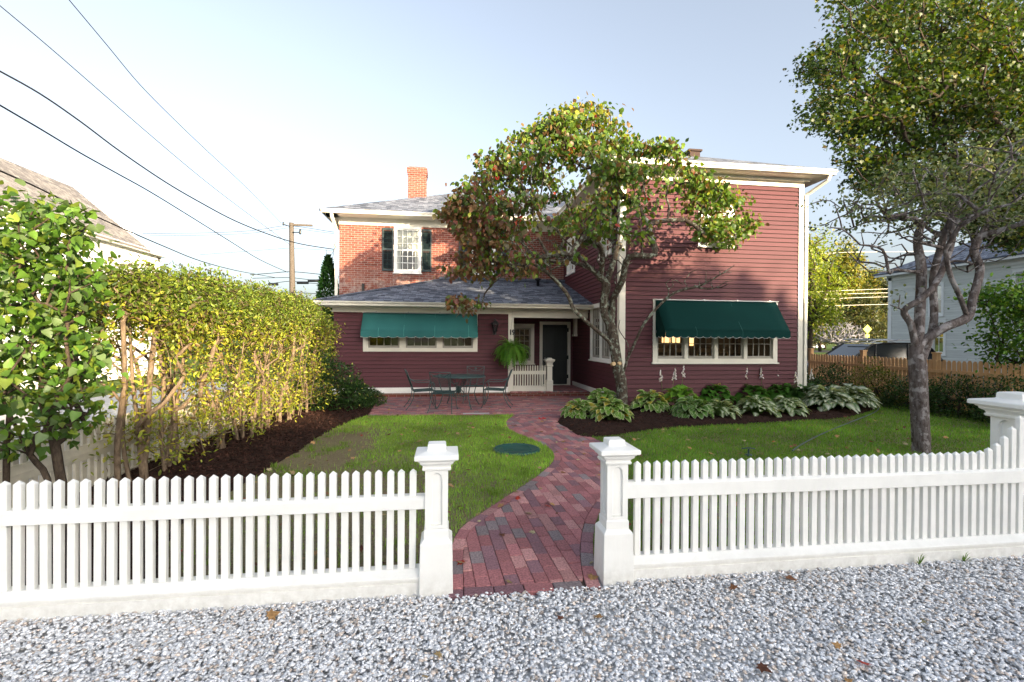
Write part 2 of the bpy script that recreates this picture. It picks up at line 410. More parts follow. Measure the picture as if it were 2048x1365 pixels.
o = MB().poly([(-900, -900, -.05), (900, -900, -.05), (900, 900, -.05), (-900, 900, -.05)]).build('ground', M['turf']); tag(o, kind='structure')
FY = 3.2                                             # the line of the front fence
o = MB().poly([(-60, -19, -.030), (60, -19, -.030), (60, FY + .05, -.030), (-60, FY + .05, -.030)]).build('gravel_driveway', M['gravel_far']); tag(o, kind='structure')
o = MB().poly([(-9.6, FY + .06, -.030), (-4.02, FY + .06, -.030), (-4.02, 19, -.030), (-9.6, 19, -.030)]).build('side_driveway', M['gravel_far']); tag(o, kind='structure')

# the yard outlines, measured on the ground
left_edge = smoothline(G([(1030, 830), (1013, 843), (1020, 860), (1062, 878), (1098, 898), (1108, 918), (1085, 944), (1030, 982), (965, 1024), (925, 1052), (908, 1078), (900, 1110), (896, 1190)]), 5)
right_edge = smoothline(G([(1200, 802), (1160, 812), (1130, 828), (1117, 846), (1150, 862), (1195, 880), (1240, 905), (1258, 935), (1245, 965), (1212, 1006), (1192, 1045), (1186, 1100), (1197, 1164)]), 5)
left_edge[-1].y = min(left_edge[-1].y, 3.07); right_edge[-1].y = 3.07
mulch_l_edge = smoothline([PG(735, 832), PG(680, 852), PG(625, 880), PG(590, 905), PG(540, 935), PG(495, 962), PG(420, 1010), PG(350, 1060), PG(320, 1130), PG(318, 1190)], 5)
lawn_l = [p.to_2d() for p in left_edge if p.y > FY + .04] + [Vector((left_edge[-1].x, FY + .04)), Vector((mulch_l_edge[-1].x, FY + .04))] + [p.to_2d() for p in reversed(mulch_l_edge) if p.y > FY + .05]
bed_r_edge = smoothline(G([(1117, 846), (1150, 868), (1195, 874), (1250, 868), (1330, 859), (1450, 851), (1600, 843), (1700, 834), (1748, 820), (1762, 806)]), 4)
far_bed_edge = smoothline(G([(1762, 806), (1800, 804), (1860, 806), (1930, 818), (1980, 840), (2040, 872), (2140, 930)]), 4)
re_lawn = [p for p in right_edge if p.y < PG(1150, 866).y]
lawn_r = [p.to_2d() for p in bed_r_edge if p.x > PG(1150, 866).x] + [p.to_2d() for p in far_bed_edge] + [Vector((far_bed_edge[-1].x, FY + .04)), Vector((right_edge[-1].x + .12, FY + .04))] + [p.to_2d() for p in reversed(re_lawn) if p.y > FY + .05]
for nm, poly in (('lawn', lawn_l), ('lawn', lawn_r)):
    o = MB().poly([(p.x, p.y, -.006) for p in poly]).build(nm, M['soil']); tag(o, kind='structure')

def mound(name, poly, h, step=.09, material=None):
    xs = [p[0] for p in poly]; ys = [p[1] for p in poly]
    gx = np.arange(min(xs) - step, max(xs) + step, step); gy = np.arange(min(ys) - step, max(ys) + step, step)
    X, Y = np.meshgrid(gx, gy); P = np.stack([X.ravel(), Y.ravel()], 1); ins = pip(P, poly)
    E_ = np.array([[p[0], p[1]] for p in poly]); d = np.full(len(P), 9.)
    for i in range(len(E_)):
        a, b = E_[i], E_[(i + 1) % len(E_)]; ab = b - a; t = np.clip(((P - a) @ ab) / max(1e-9, ab @ ab), 0, 1)
        d = np.minimum(d, np.hypot(*(P - a - t[:, None] * ab).T))
    z = np.where(ins, np.minimum(d / .35, 1) ** .7 * h, -.02) + np.where(ins, rng.normal(0, .006, len(P)), 0)
    nx, ny = len(gx), len(gy); idx = np.arange(nx * ny).reshape(ny, nx)
    f = np.stack([idx[:-1, :-1], idx[:-1, 1:], idx[1:, 1:], idx[1:, :-1]], -1).reshape(-1, 4)
    keep = (ins | (d < step * 1.2))[f].all(1) & ins[f].any(1)
    me = np_mesh(name, np.column_stack([P, z]), [f[keep]], smooth=True)
    o = link(name, me, material or M['mulch']); tag(o, kind='structure')
    return P[ins], z[ins]
HX = -3.88                                           # side fence plane
bed_l = [(HX, FY + .06), (HX, 13.65), (-2.55, 13.65), tuple(PG(757, 796).to_2d())] + [tuple(p.to_2d()) for p in mulch_l_edge if p.y > FY + .06] + [(mulch_l_edge[-1].x, FY + .06)]
bed_r = [tuple(p.to_2d()) for p in bed_r_edge] + [tuple(p.to_2d()) for p in far_bed_edge] + [(13.2, far_bed_edge[-1].y), (13.6, 16), (9.1, 16), (9.1, 11.15), (4.1, 11.15), (4.05, 11.6)] + [tuple(p.to_2d()) for p in right_edge if p.y > PG(1117, 847).y and p.x < 4.05]
BLP = mound('mulch_bed', bed_l, .04); BRP = mound('mulch_bed', bed_r, .07)
def chips(PZ, n, region=None):
    P, z = PZ; i = rng.integers(0, len(P), n); p = P[i] + rng.uniform(-.045, .045, (n, 2)); zz = z[i] + rng.uniform(0, .012, n)
    a = rng.uniform(0, 6.28, n); L_ = rng.uniform(.012, .035, n); W = rng.uniform(.003, .007, n); ti = rng.normal(0, .35, n)
    d = np.stack([np.cos(a), np.sin(a), ti], 1); s = np.stack([-np.sin(a), np.cos(a), rng.normal(0, .4, n)], 1)
    c = np.column_stack([p, zz]); q = [c - d * L_[:, None] - s * W[:, None], c + d * L_[:, None] - s * W[:, None], c + d * L_[:, None] + s * W[:, None], c - d * L_[:, None] + s * W[:, None]]
    V = np.stack(q, 1).reshape(-1, 3); F_ = np.arange(4 * n).reshape(-1, 4)
    base = np.array([.045, .022, .017]) * rng.uniform(.4, 1.9, (n, 1)); return V, F_, np.repeat(base, 4, 0)
va, fa, ca = chips(BLP, 26000); vb, fb, cb = chips(BRP, 20000)
o = link('mulch_chips', np_mesh('mulch_chips', np.vstack([va, vb]), [np.vstack([fa, fb + len(va)])], np.vstack([ca, cb])), M['vchip']); tag(o, 'shredded dark brown bark mulch strewn over the planting beds', 'mulch', kind='stuff')

# ------------------------------------------------------------- grass blades
def blades(P, hh, ww, colA, colB, z0=-.006):
    n = len(P); a = rng.uniform(0, 6.28, n); b = rng.uniform(0, 6.28, n)
    s = np.stack([np.cos(a), np.sin(a), np.zeros(n)], 1) * ww[:, None] * .5
    lean = np.stack([np.cos(b), np.sin(b)], 1) * (hh * rng.uniform(.15, .8, n))[:, None]
    p0 = np.column_stack([P, np.full(n, z0)]); m = p0 + np.column_stack([lean * .35, hh * .6]); t = p0 + np.column_stack([lean, hh])
    V = np.stack([p0 - s, p0 + s, m + s * .7, m - s * .7, t], 1).reshape(-1, 3); i = np.arange(n) * 5
    q = np.stack([i, i + 1, i + 2, i + 3], 1); tr = np.stack([i + 3, i + 2, i + 4], 1)
    k = rng.uniform(0, 1, (n, 1)) ** 1.3; c = (np.array(colA) * (1 - k) + np.array(colB) * k) * rng.uniform(.7, 1.3, (n, 1))
    return V, q, tr, np.repeat(c, 5, 0)
def fbm(P, s, seed):
    r = np.random.default_rng(seed); out = np.zeros(len(P))
    for k in range(5):
        a = r.uniform(0, 6.28); f_ = s * 1.7 ** k
        out += np.sin((P[:, 0] * math.cos(a) + P[:, 1] * math.sin(a)) * f_ + r.uniform(0, 6)) * np.sin((P[:, 1] * math.cos(a) - P[:, 0] * math.sin(a)) * f_ * 1.1 + r.uniform(0, 6)) / 1.4 ** k
    return out
disc_c = np.array(PG(1033, 901).to_2d())
def lawnpts(poly, dens):
    xs = [p[0] for p in poly]; ys = [p[1] for p in poly]; x0, x1, y0, y1 = min(xs), max(xs), min(ys), max(ys)
    n = int((x1 - x0) * (y1 - y0) * dens); P = np.stack([rng.uniform(x0, x1, n), rng.uniform(y0, y1, n)], 1); P = P[pip(P, poly)]
    d = np.hypot(P[:, 0], P[:, 1]); keep = rng.uniform(0, 1, len(P)) < np.clip((6.5 / d) ** 1.5, 0, 1)
    P = P[keep]; dc = np.hypot(*(P - disc_c).T); return P[dc > .36]
VV = []; QQ = []; TT = []; CC = []; off = 0
me_np = np.array([[p.x, p.y] for p in mulch_l_edge])
for poly, dens, A, B in ((lawn_l, 5200, (.165, .33, .04), (.28, .42, .07)), (lawn_r, 4200, (.10, .235, .028), (.17, .32, .04))):
    P = lawnpts(poly, dens)
    f1 = fbm(P, 1.6, 3)
    if poly is lawn_l:
        dm = np.min(np.hypot(P[:, None, 0] - me_np[None, :, 0], P[:, None, 1] - me_np[None, :, 1]), 1)
        bare = np.clip((1.5 + .25 * f1 - dm) / .8, 0, 1) * np.clip((9.8 - P[:, 1]) / 1.4, 0, 1)
        thin = np.clip((8.0 - P[:, 1]) / 2.5, 0, .86) * np.clip((.9 - P[:, 0]) / 1.3, 0, 1)
        P = P[rng.uniform(0, 1, len(P)) > np.maximum(bare * .985, thin + .15 * np.clip(f1, 0, 1))]; f1 = fbm(P, 1.6, 3)
    n = len(P); d = np.hypot(P[:, 0], P[:, 1])
    hh = rng.uniform(.02, .055, n) * (1 + .25 * f1); ww = np.clip(.0022 + d * .00055, .003, .009)
    V, q, t, c = blades(P, hh, ww, A, B)
    yel = rng.uniform(0, 1, n) < .05 + .05 * (f1 > .6); c[np.repeat(yel, 5)] = np.array([.30, .26, .08])
    c *= np.repeat(1 + .22 * f1, 5)[:, None]
    VV.append(V); QQ.append(q + off); TT.append(t + off); CC.append(c); off += len(V)
# weeds: taller rosette tufts through the thin left lawn
n = 1700; P = np.stack([rng.uniform(-2.6, 1, n), rng.uniform(3.4, 9, n)], 1); P = P[pip(P, lawn_l)]
P = P[fbm(P, 3.3, 9) > .7]; P = np.repeat(P, 14, 0) + rng.normal(0, .03, (len(P) * 14, 2)); P = P[pip(P, lawn_l)]
V, q, t, c = blades(P, rng.uniform(.03, .07, len(P)), rng.uniform(.005, .01, len(P)), (.12, .2, .03), (.2, .3, .06)); VV.append(V); QQ.append(q + off); TT.append(t + off); CC.append(c); off += len(V)
o = link('grass', np_mesh('grass', np.vstack(VV), [np.vstack(QQ), np.vstack(TT)], np.vstack(CC)), M['grass']); tag(o, 'mown green grass blades covering the two lawns', 'grass', kind='stuff')

# ------------------------------------------------------------- crushed stone
def ico():
    t = (1 + 5 ** .5) / 2
    v = np.array([(-1, t, 0), (1, t, 0), (-1, -t, 0), (1, -t, 0), (0, -1, t), (0, 1, t), (0, -1, -t), (0, 1, -t), (t, 0, -1), (t, 0, 1), (-t, 0, -1), (-t, 0, 1)], float)
    f = np.array([(0, 11, 5), (0, 5, 1), (0, 1, 7), (0, 7, 10), (0, 10, 11), (1, 5, 9), (5, 11, 4), (11, 10, 2), (10, 7, 6), (7, 1, 8), (3, 9, 4), (3, 4, 2), (3, 2, 6), (3, 6, 8), (3, 8, 9), (4, 9, 5), (2, 4, 11), (6, 2, 10), (8, 6, 7), (9, 8, 1)])
    return v / np.linalg.norm(v[0]), f
def rotm(n):
    q = rng.normal(size=(n, 4)); q /= np.linalg.norm(q, axis=1)[:, None]; a, b, c, d = q.T
    return np.stack([np.stack([1 - 2 * (c * c + d * d), 2 * (b * c - a * d), 2 * (b * d + a * c)], 1), np.stack([2 * (b * c + a * d), 1 - 2 * (b * b + d * d), 2 * (c * d - a * b)], 1), np.stack([2 * (b * d - a * c), 2 * (c * d + a * b), 1 - 2 * (b * b + c * c)], 1)], 1)
iv, iff = ico(); n = 54000
Y = rng.uniform(1.75, FY - .02, n); X = rng.uniform(-1, 1, n)
X = np.where(X < 0, X * (Y * 1.0 + .35), X * (Y * 1.42 + .5))
k = ~((np.abs(X - .6) < .55) & (Y > 3.09)); X, Y = X[k], Y[k]; n = len(X)
s = rng.triangular(.006, .0105, .020, n); Z = -.026 + rng.uniform(0, .026, n) + .012 * np.sin(X * 1.3) * np.sin(Y * 2.1)
yw = rng.uniform(0, 6.28, n); tl = np.abs(rng.normal(0, .30, n)); ax = rng.uniform(0, 6.28, n)
cy_, sy_ = np.cos(yw), np.sin(yw); Rz = np.zeros((n, 3, 3)); Rz[:, 0, 0] = cy_; Rz[:, 0, 1] = -sy_; Rz[:, 1, 0] = sy_; Rz[:, 1, 1] = cy_; Rz[:, 2, 2] = 1
kx, ky = np.cos(ax), np.sin(ax); K = np.zeros((n, 3, 3)); K[:, 0, 2] = ky; K[:, 1, 2] = -kx; K[:, 2, 0] = -ky; K[:, 2, 1] = kx
Rm = np.einsum('nij,njk->nik', np.eye(3)[None] + np.sin(tl)[:, None, None] * K + (1 - np.cos(tl))[:, None, None] * (K @ K), Rz); sq = np.stack([np.ones(n), rng.uniform(.55, .95, n), rng.uniform(.28, .6, n)], 1)
vv = iv[None] * (1 + rng.uniform(-.28, .22, (n, 12, 1))) * sq[:, None]
vv = np.einsum('nij,nkj->nki', Rm, vv) * s[:, None, None]
vv += np.stack([X, Y, Z], 1)[:, None]
tone = np.clip(rng.normal(.82, .10, (n, 1)), .4, .95) * np.array([.985, .99, 1.015]); wm = rng.uniform(0, 1, n) < .15; tone[wm] = rng.uniform(.45, .8, (wm.sum(), 1)) * np.array([1.12, .96, .84])
o = link('gravel', np_mesh('gravel', vv.reshape(-1, 3), [(iff[None] + (np.arange(n) * 12)[:, None, None]).reshape(-1, 3)], np.repeat(tone, 12, 0)), M['vstone']); tag(o, 'loose pale blue grey crushed stone in front of the picket fence', 'gravel', kind='stuff')

# ------------------------------------------------------------- brick path and patio
def clip_convex(subj, clip):
    out = subj
    for i in range(len(clip)):
        a, b = clip[i], clip[(i + 1) % len(clip)]; inp = out; out = []
        if not inp: break
        side = lambda p: (b[0] - a[0]) * (p[1] - a[1]) - (b[1] - a[1]) * (p[0] - a[0])
        for j in range(len(inp)):
            p, q = inp[j - 1], inp[j]; sp, sq_ = side(p), side(q)
            if (sp < 0) != (sq_ < 0):
                t = sp / (sp - sq_); out.append((p[0] + (q[0] - p[0]) * t, p[1] + (q[1] - p[1]) * t))
            if sq_ >= 0: out.append(q)
    return out
def area(p): return sum(p[i - 1][0] * p[i][1] - p[i][0] * p[i - 1][1] for i in range(len(p))) / 2
def bcol():
    r = rnd.random()
    if r < .12: c = (.24, .19, .195)
    elif r < .34: c = (.25, .13, .15)
    elif r < .8: c = (.36, .145, .15)
    else: c = (.44, .22, .21)
    k = rnd.uniform(.8, 1.22); return tuple(x * k for x in c)
def brick_piece(mb, poly, z=0., gap=.0035):
    if len(poly) < 3 or abs(area(poly)) < 2e-4: return
    cx = sum(p[0] for p in poly) / len(poly); cy = sum(p[1] for p in poly) / len(poly)
    q = []
    for x, y in poly:
        d = math.hypot(x - cx, y - cy); k = 1 - gap / max(d, .01); q.append((cx + (x - cx) * k, cy + (y - cy) * k))
    if area(q) < 0: q = q[::-1]
    c = bcol(); h = z + rnd.uniform(-.003, .003); tx, ty = rnd.uniform(-.02, .02), rnd.uniform(-.02, .02)
    zz = lambda x, y: h + (x - cx) * tx + (y - cy) * ty
    n = len(q); e = .004
    top = [(cx + (x - cx) * (1 - e / max(.02, math.hypot(x - cx, y - cy))), cy + (y - cy) * (1 - e / max(.02, math.hypot(x - cx, y - cy)))) for x, y in q]
    vs = [(x, y, zz(x, y)) for x, y in top] + [(x, y, zz(x, y) - .004) for x, y in q] + [(x, y, -.03 + z) for x, y in q]
    mb._add(vs, [tuple(range(n))] + [(n + i, n + (i + 1) % n, (i + 1) % n, i) for i in range(n)] + [(2 * n + i, 2 * n + (i + 1) % n, n + (i + 1) % n, n + i) for i in range(n)], c)
def field(mb, poly, ang, cx, cy, bw=.2, bh=.1, z=0.):
    poly = [(p[0], p[1]) for p in poly]
    ca, sa = math.cos(ang), math.sin(ang)
    loc = [((x - cx) * ca + (y - cy) * sa, -(x - cx) * sa + (y - cy) * ca) for x, y in poly]
    if area(loc) < 0: loc = loc[::-1]
    x0, x1 = min(p[0] for p in loc), max(p[0] for p in loc); y0, y1 = min(p[1] for p in loc), max(p[1] for p in loc)
    L_ = np.array(loc)
    for r in range(int(y0 // bh) - 1, int(y1 // bh) + 2):
        o_ = (.5 if r % 2 else 0) * bw + rnd.uniform(-.012, .012)
        for c in range(int(x0 // bw) - 1, int(x1 // bw) + 2):
            bx, by = c * bw + o_, r * bh; cl = [(bx, by), (bx + bw, by), (bx + bw, by + bh), (bx, by + bh)]
            ctr = np.array([[bx, by], [bx + bw, by], [bx + bw, by + bh], [bx, by + bh]])
            if not pip(ctr, loc).any() and not ((L_[:, 0] > bx) & (L_[:, 0] < bx + bw) & (L_[:, 1] > by) & (L_[:, 1] < by + bh)).any(): continue
            q = clip_convex(loc, cl)
            brick_piece(mb, [(cx + x * ca - y * sa, cy + x * sa + y * ca) for x, y in q], z)
def offset(line, d):
    out = []
    for i, p in enumerate(line):
        t = (line[min(i + 1, len(line) - 1)] - line[max(i - 1, 0)]).to_2d().normalized(); out.append(Vector((p.x - t.y * d, p.y + t.x * d, 0)))
    return out
def border(mb, line, d, z=0.):
    s = [0]
    for i in range(1, len(line)): s.append(s[-1] + (line[i] - line[i - 1]).length)
    def at(l, q):
        for i in range(1, len(line)):
            if q <= s[i]: k = (q - s[i - 1]) / max(1e-9, s[i] - s[i - 1]); return l[i - 1].lerp(l[i], k)
        return l[-1]
    inn = offset(line, d); q = 0
    while q < s[-1] - .03:
        e = min(q + .2, s[-1]); a, b, c, f_ = at(line, q), at(line, e), at(inn, e), at(inn, q)
        brick_piece(mb, [(a.x, a.y), (b.x, b.y), (c.x, c.y), (f_.x, f_.y)], z); q = e
    return inn
LE = left_edge; RE = [p for p in right_edge]
k0 = min(range(len(RE)), key=lambda i: (RE[i] - PG(1117, 846)).length)
REp = RE[k0:]
mb = MB(); il = border(mb, LE, .1); ir = border(mb, REp, -.1)
# front header row across the gate
fl, fr_ = LE[-1].copy(), REp[-1].copy(); fl.y = fr_.y = 3.07
head = [(fl.x + .1, 3.07), (fr_.x - .1, 3.07), (fr_.x - .1, 3.17), (fl.x + .1, 3.17)]
x = head[0][0]
while x < head[1][0] - .02:
    e = min(x + .2, head[1][0]); brick_piece(mb, [(x, 3.07), (e, 3.07), (e, 3.17), (x, 3.17)]); x = e
inner = [(p.x, p.y) for p in il if p.y > 3.17] + [(il[-1].x, 3.17), (ir[-1].x, 3.17)] + [(p.x, p.y) for p in reversed(ir) if p.y > 3.17]
pa, pb = PG(1180, 1151), PG(1064, 985); ang = math.atan2(pb.y - pa.y, pb.x - pa.x)
field(mb, inner, ang, pa.x, pa.y)
o = mb.build('brick_path', M['vbrick']); tag(o, kind='structure')
mb = MB(); lf = PG(735, 832); lb = PG(757, 796)
patio = [(lf.x, lf.y), (LE[0].x, LE[0].y), (LE[0].x + .05, LE[0].y - .02)] + [(REp[0].x, REp[0].y)] + [(p.x, p.y) for p in reversed(RE[:k0])] + [(4.12, 11.8), (4.12, 13.25), (lb.x, 13.69)]
patio = [(lf.x, lf.y), (il[0].x, LE[0].y)] + [(ir[0].x, ir[0].y)] + [(p.x, p.y) for p in reversed(RE[:k0])] + [(4.12, 11.75), (4.12, 13.7), (lb.x, 13.7)]
field(mb, patio, 0, 0, 13.6)
o = mb.build('brick_patio', M['vbrick']); tag(o, kind='structure')
bedding = [(lf.x, lf.y)] + [(p.x, p.y) for p in LE] + [(p.x, p.y) for p in reversed(RE)] + [(4.12, 11.75), (4.12, 15.4), (lb.x, 15.4)]
o = MB().poly([(x, y, -.012) for x, y in bedding]).build('path_bedding', M['sand']); tag(o, kind='structure')
# far road and verge seen past the right corner of the house
o = MB().poly([(30, 62, -.03), (330, 62, -.03), (330, 74, -.03), (30, 74, -.03)]).build('road', M['asphalt']); tag(o, kind='structure')
o = MB().poly([(13.4, 8, -.03), (23.2, 8, -.03), (23.2, 61.8, -.03), (13.4, 61.8, -.03)]).build('neighbour_driveway', M['asphalt']); tag(o, kind='structure')
# ================================================================= BUILDINGS
def frontT(Y): return Matrix(((1, 0, 0, 0), (0, -1, 0, Y), (0, 0, 1, 0), (0, 0, 0, 1)))     # (u, n, z) -> faces -Y
def leftT(X): return Matrix(((0, -1, 0, X), (1, 0, 0, 0), (0, 0, 1, 0), (0, 0, 0, 1)))      # faces -X, u = Y
def rightT(X): return Matrix(((0, 1, 0, X), (1, 0, 0, 0), (0, 0, 1, 0), (0, 0, 0, 1)))      # faces +X
def clap(mb, u0, u1, z0, z1, ex, holes=(), th=.024):
    z = z0; i = 0
    while z < z1 - .01:
        zt = min(z + ex, z1); segs = [(u0, u1)]
        for (a, b, c, d) in holes:
            if zt > c + .02 and z < d - .02:
                ns = []
                for s0, s1 in segs:
                    if b <= s0 or a >= s1: ns.append((s0, s1)); continue
                    if a > s0: ns.append((s0, a))
                    if b < s1: ns.append((b, s1))
                segs = ns
        for s0, s1 in segs:
            # boards butt at random joints
            cuts = [s0]; x = s0 + rnd.uniform(1.2, 4)
            while x < s1 - .6: cuts.append(x); x += rnd.uniform(2.4, 4.2)
            cuts.append(s1)
            for a, b in zip(cuts, cuts[1:]):
                k = rnd.uniform(.93, 1.07); c = (k, k, k); zz = z + .013 + rnd.uniform(-.0015, .0015); b2 = b - .0015  # gap bares the sheathing; dark sheathing draws a shadow line under each board
                mb._add([(a, 0, zz), (b2, 0, zz), (b2, th, zz), (a, th, zz), (a, 0, zt - .001), (b2, 0, zt - .001), (b2, .003, zt - .001), (a, .003, zt - .001)],
                        [(3, 2, 1, 0), (4, 5, 6, 7), (0, 1, 5, 4), (1, 2, 6, 5), (2, 3, 7, 6), (3, 0, 4, 7)], c)
        z += ex; i += 1
def wallshell(mb, u0, u1, z0, z1, holes=(), n0=-.10, n1=0.):
    """solid wall sheet with rectangular holes, from a grid of boxes"""
    us = sorted({u0, u1} | {max(u0, min(u1, h[i])) for h in holes for i in (0, 1)}); zs = sorted({z0, z1} | {max(z0, min(z1, h[i])) for h in holes for i in (2, 3)})
    for a, b in zip(us, us[1:]):
        for c, d in zip(zs, zs[1:]):
            if not any(h[0] <= (a + b) / 2 <= h[1] and h[2] <= (c + d) / 2 <= h[3] for h in holes): mb.box(a, n0, c, b, n1, d)
def window(parent, T, u0, u1, z0, z1, cas=.09, cols=3, rows=4, units=1, mull=.08, trim='cream', sash='sash', double=True, sill=True, curtain=None, proud=.035, label=None):
    """casing part with sash and pane sub-parts; (u0..z1) = outside of the casing"""
    mb = MB(T); zi0, zi1 = z0 + (cas * .8), z1 - cas; ui0, ui1 = u0 + cas, u1 - cas
    mb.box(u0, -.08, z0, ui0, proud, z1).box(ui1, -.08, z0, u1, proud, z1).box(ui0, -.08, zi1, ui1, proud, z1).box(ui0, -.08, z0, ui1, proud, zi0)
    if sill: mb.box(u0 - .03, .0, z0 - .035, u1 + .03, proud + .035, z0)
    mb.box(u0 - .015, .0, z1, u1 + .015, proud + .02, z1 + .02)
    W = (ui1 - ui0 - mull * (units - 1)) / units
    for k in range(1, units): a = ui0 + k * W + (k - 1) * mull; mb.box(a, -.08, zi0, a + mull, proud - .005, zi1)
    w_ = mb.build('window', M[trim], parent, bevel=.004)
    if label: w_['label'] = label
    for k in range(units):
        a = ui0 + k * (W + mull); b = a + W; s = MB(T); r = .042; n0, n1 = -.055, -.02
        s.box(a, n0, zi0, a + r, n1, zi1).box(b - r, n0, zi0, b, n1, zi1).box(a + r, n0, zi1 - r, b - r, n1, zi1).box(a + r, n0, zi0, b - r, n1, zi0 + r * 1.6)
        g0, g1, h0, h1 = a + r, b - r, zi0 + r * 1.6, zi1 - r
        if double: zm = (zi0 + zi1) / 2; s.box(g0, n0, zm - .02, g1, n1 + .004, zm + .02)
        for i in range(1, cols): x = g0 + (g1 - g0) * i / cols; s.box(x - .009, n0 + .008, h0, x + .009, n1 - .004, h1)
        for i in range(1, rows):
            z = h0 + (h1 - h0) * i / rows
            if not (double and abs(z - (zi0 + zi1) / 2) < .06): s.box(g0, n0 + .009, z - .009, g1, n1 - .005, z + .009)
        s.build('sash', M[sash], w_)
        MB(T).poly([(g0 - .01, -.040, h0 - .01), (g1 + .01, -.040, h0 - .01), (g1 + .01, -.040, h1 + .01), (g0 - .01, -.040, h1 + .01)]).build('pane', M['glass'], w_)
        if curtain:
            c = MB(T)
            for (f0, f1, e0, e1) in curtain:
                x0, x1 = g0 + (g1 - g0) * f0, g0 + (g1 - g0) * f1; zz0, zz1 = h0 + (h1 - h0) * e0, h0 + (h1 - h0) * e1; m = max(2, int((x1 - x0) / .03))
                pts = [(x0 + (x1 - x0) * i / m, -.10 - .012 * (i % 2)) for i in range(m + 1)]
                for i in range(m): c.poly([(pts[i][0], pts[i][1], zz0), (pts[i + 1][0], pts[i + 1][1], zz0), (pts[i + 1][0], pts[i + 1][1], zz1), (pts[i][0], pts[i][1], zz1)])
            c.build('curtain', M['curtain'], w_)
    return w_
def inner(h, m=.07): return (h[0] + m, h[1] - m, h[2] + m, h[3] - m)
def roofmesh(name, polys, mat_, parent, th=.06):
    """each poly = (pts, u axis); uv: along the eave / up the slope, in metres"""
    me = bpy.data.meshes.new(name); V = []; Fc = []; UV = []
    for pts, ua in polys:
        pts = [Vector(p) for p in pts]; n = (pts[1] - pts[0]).cross(pts[2] - pts[0]).normalized()
        if n.z < 0: pts = pts[::-1]; n = -n
        ua = Vector(ua).normalized(); va = n.cross(ua).normalized()
        if va.z < 0: va = -va
        b = len(V); k = len(pts); V += pts + [p - Vector((0, 0, th)) for p in pts]
        Fc.append([b + i for i in range(k)]); UV += [(p.dot(ua), p.dot(va)) for p in pts]
        for i in range(k): j = (i + 1) % k; Fc.append([b + i, b + k + i, b + k + j, b + j]); UV += [(0, .06)] * 4
        Fc.append([b + k + i for i in range(k)][::-1]); UV += [(0, .06)] * k
    me.from_pydata([tuple(v) for v in V], [], Fc); l = me.uv_layers.new(name='UVMap'); l.data.foreach_set('uv', np.array(UV, np.float32).ravel())
    return link(name, me, mat_, parent)
def gutter(mb, p0, p1, out, h=.11, d=.12):
    """ogee gutter running p0->p1 at its top back edge, out = outward unit vector"""
    o_ = Vector(out); prof = [(0, 0), (0, -h), (d * .55, -h), (d * .62, -h * .55), (d * .9, -h * .35), (d, -h * .1), (d, 0), (d * .93, 0), (d * .9, -h * .12), (d * .5, -h * .4), (.01, -h * .5), (.01, 0)]
    p0 = Vector(p0); mb.prism([p0 + o_ * a + Vector((0, 0, b)) for a, b in prof], Vector(p1) - p0)
def downspout(mb, pts, w_=.075, d=.055):
    for a, b in zip(pts, pts[1:]):
        a, b = Vector(a), Vector(b); dr = (b - a)
        s1 = Vector((1, 0, 0)) if abs(dr.normalized().x) < .7 else Vector((0, 0, 1)); s2 = dr.cross(s1).normalized(); s1 = s2.cross(dr).normalized()
        mb.prism([a + s1 * w_ / 2 + s2 * d / 2, a - s1 * w_ / 2 + s2 * d / 2, a - s1 * w_ / 2 - s2 * d / 2, a + s1 * w_ / 2 - s2 * d / 2], dr)

# ---------------------------------------------------------------- burgundy house: low wing, porch and tall wing
YA, YB, XS, YD = 13.7, 11.1, 4.13, 15.4
house = empty('clapboard_house', (4, 13, 0), 0, 'burgundy clapboard house with cream trim, green awnings and a low wing beside the tall one', 'house')
TA, TB, TS, TD = frontT(YA), frontT(YB), leftT(XS), frontT(YD)
WL = (-2.32, .85, 1.27, 2.34); WR = (4.96, 8.27, 1.09, 2.62); WU = (6.12, 7.07, 3.97, 4.99)
SL = (11.64, 13.43, 1.07, 2.62); SU1 = (11.66, 12.62, 3.84, 5.05); SU2 = (15.2, 16.24, 3.86, 5.05); WP = (2.02, 2.81, .84, 2.12); DR = (2.99, 4.03, .13, 2.22)
EX = .108
# low wing front wall
mb = MB(TA); clap(mb, -3.1, 1.74, .25, 2.36, EX, [inner(WL)]); mb.build('front_wall', M['burgundy'], house)
mb = MB(TA); wallshell(mb, -3.1, 1.74, .1, 2.5, [inner(WL)], -.1, -.003); mb.box(-3.1, -3.1, .1, -3.0, -.1, 2.5); mb.build('wall_sheathing', M['room'], house)
mb = MB(leftT(-3.1)); clap(mb, YA, 16.7, .25, 2.4, EX); mb.build('gable_wall', M['burgundy'], house)
mb = MB(TA); mb.box(-3.13, -.02, .10, 1.76, .028, .25).box(-3.15, -.02, .25, 1.76, .036, .262); mb.build('baseboard', M['white'], house, bevel=.003)
mb = MB(TA); mb.box(1.74, -.12, .10, 1.895, .032, 2.26); mb.build('corner_post', M['cream'], house, bevel=.004)
mb = MB(TA); mb.box(-3.14, -.02, 2.36, 1.74, .03, 2.47).box(1.74, -.14, 2.26, 4.1, .05, 2.47).box(-3.2, 0, 2.47, 4.1, .09, 2.50); mb.build('frieze_board', M['cream'], house, bevel=.004)
mb = MB(); mb.box(-3.42, 13.19, 2.501, 4.1, YA + .05, 2.515).box(-3.42, 13.17, 2.50, 4.1, 13.19, 2.62)
gutter(mb, (-3.47, 13.17, 2.62), (4.1, 13.17, 2.62), (0, -1, 0)); mb.build('gutter', M['cream'], house)
mb = MB(); mb.box(-3.1, 13.685, -.04, 1.8, 13.75, .1); mb.build('foundation', M['brick_step'], house)
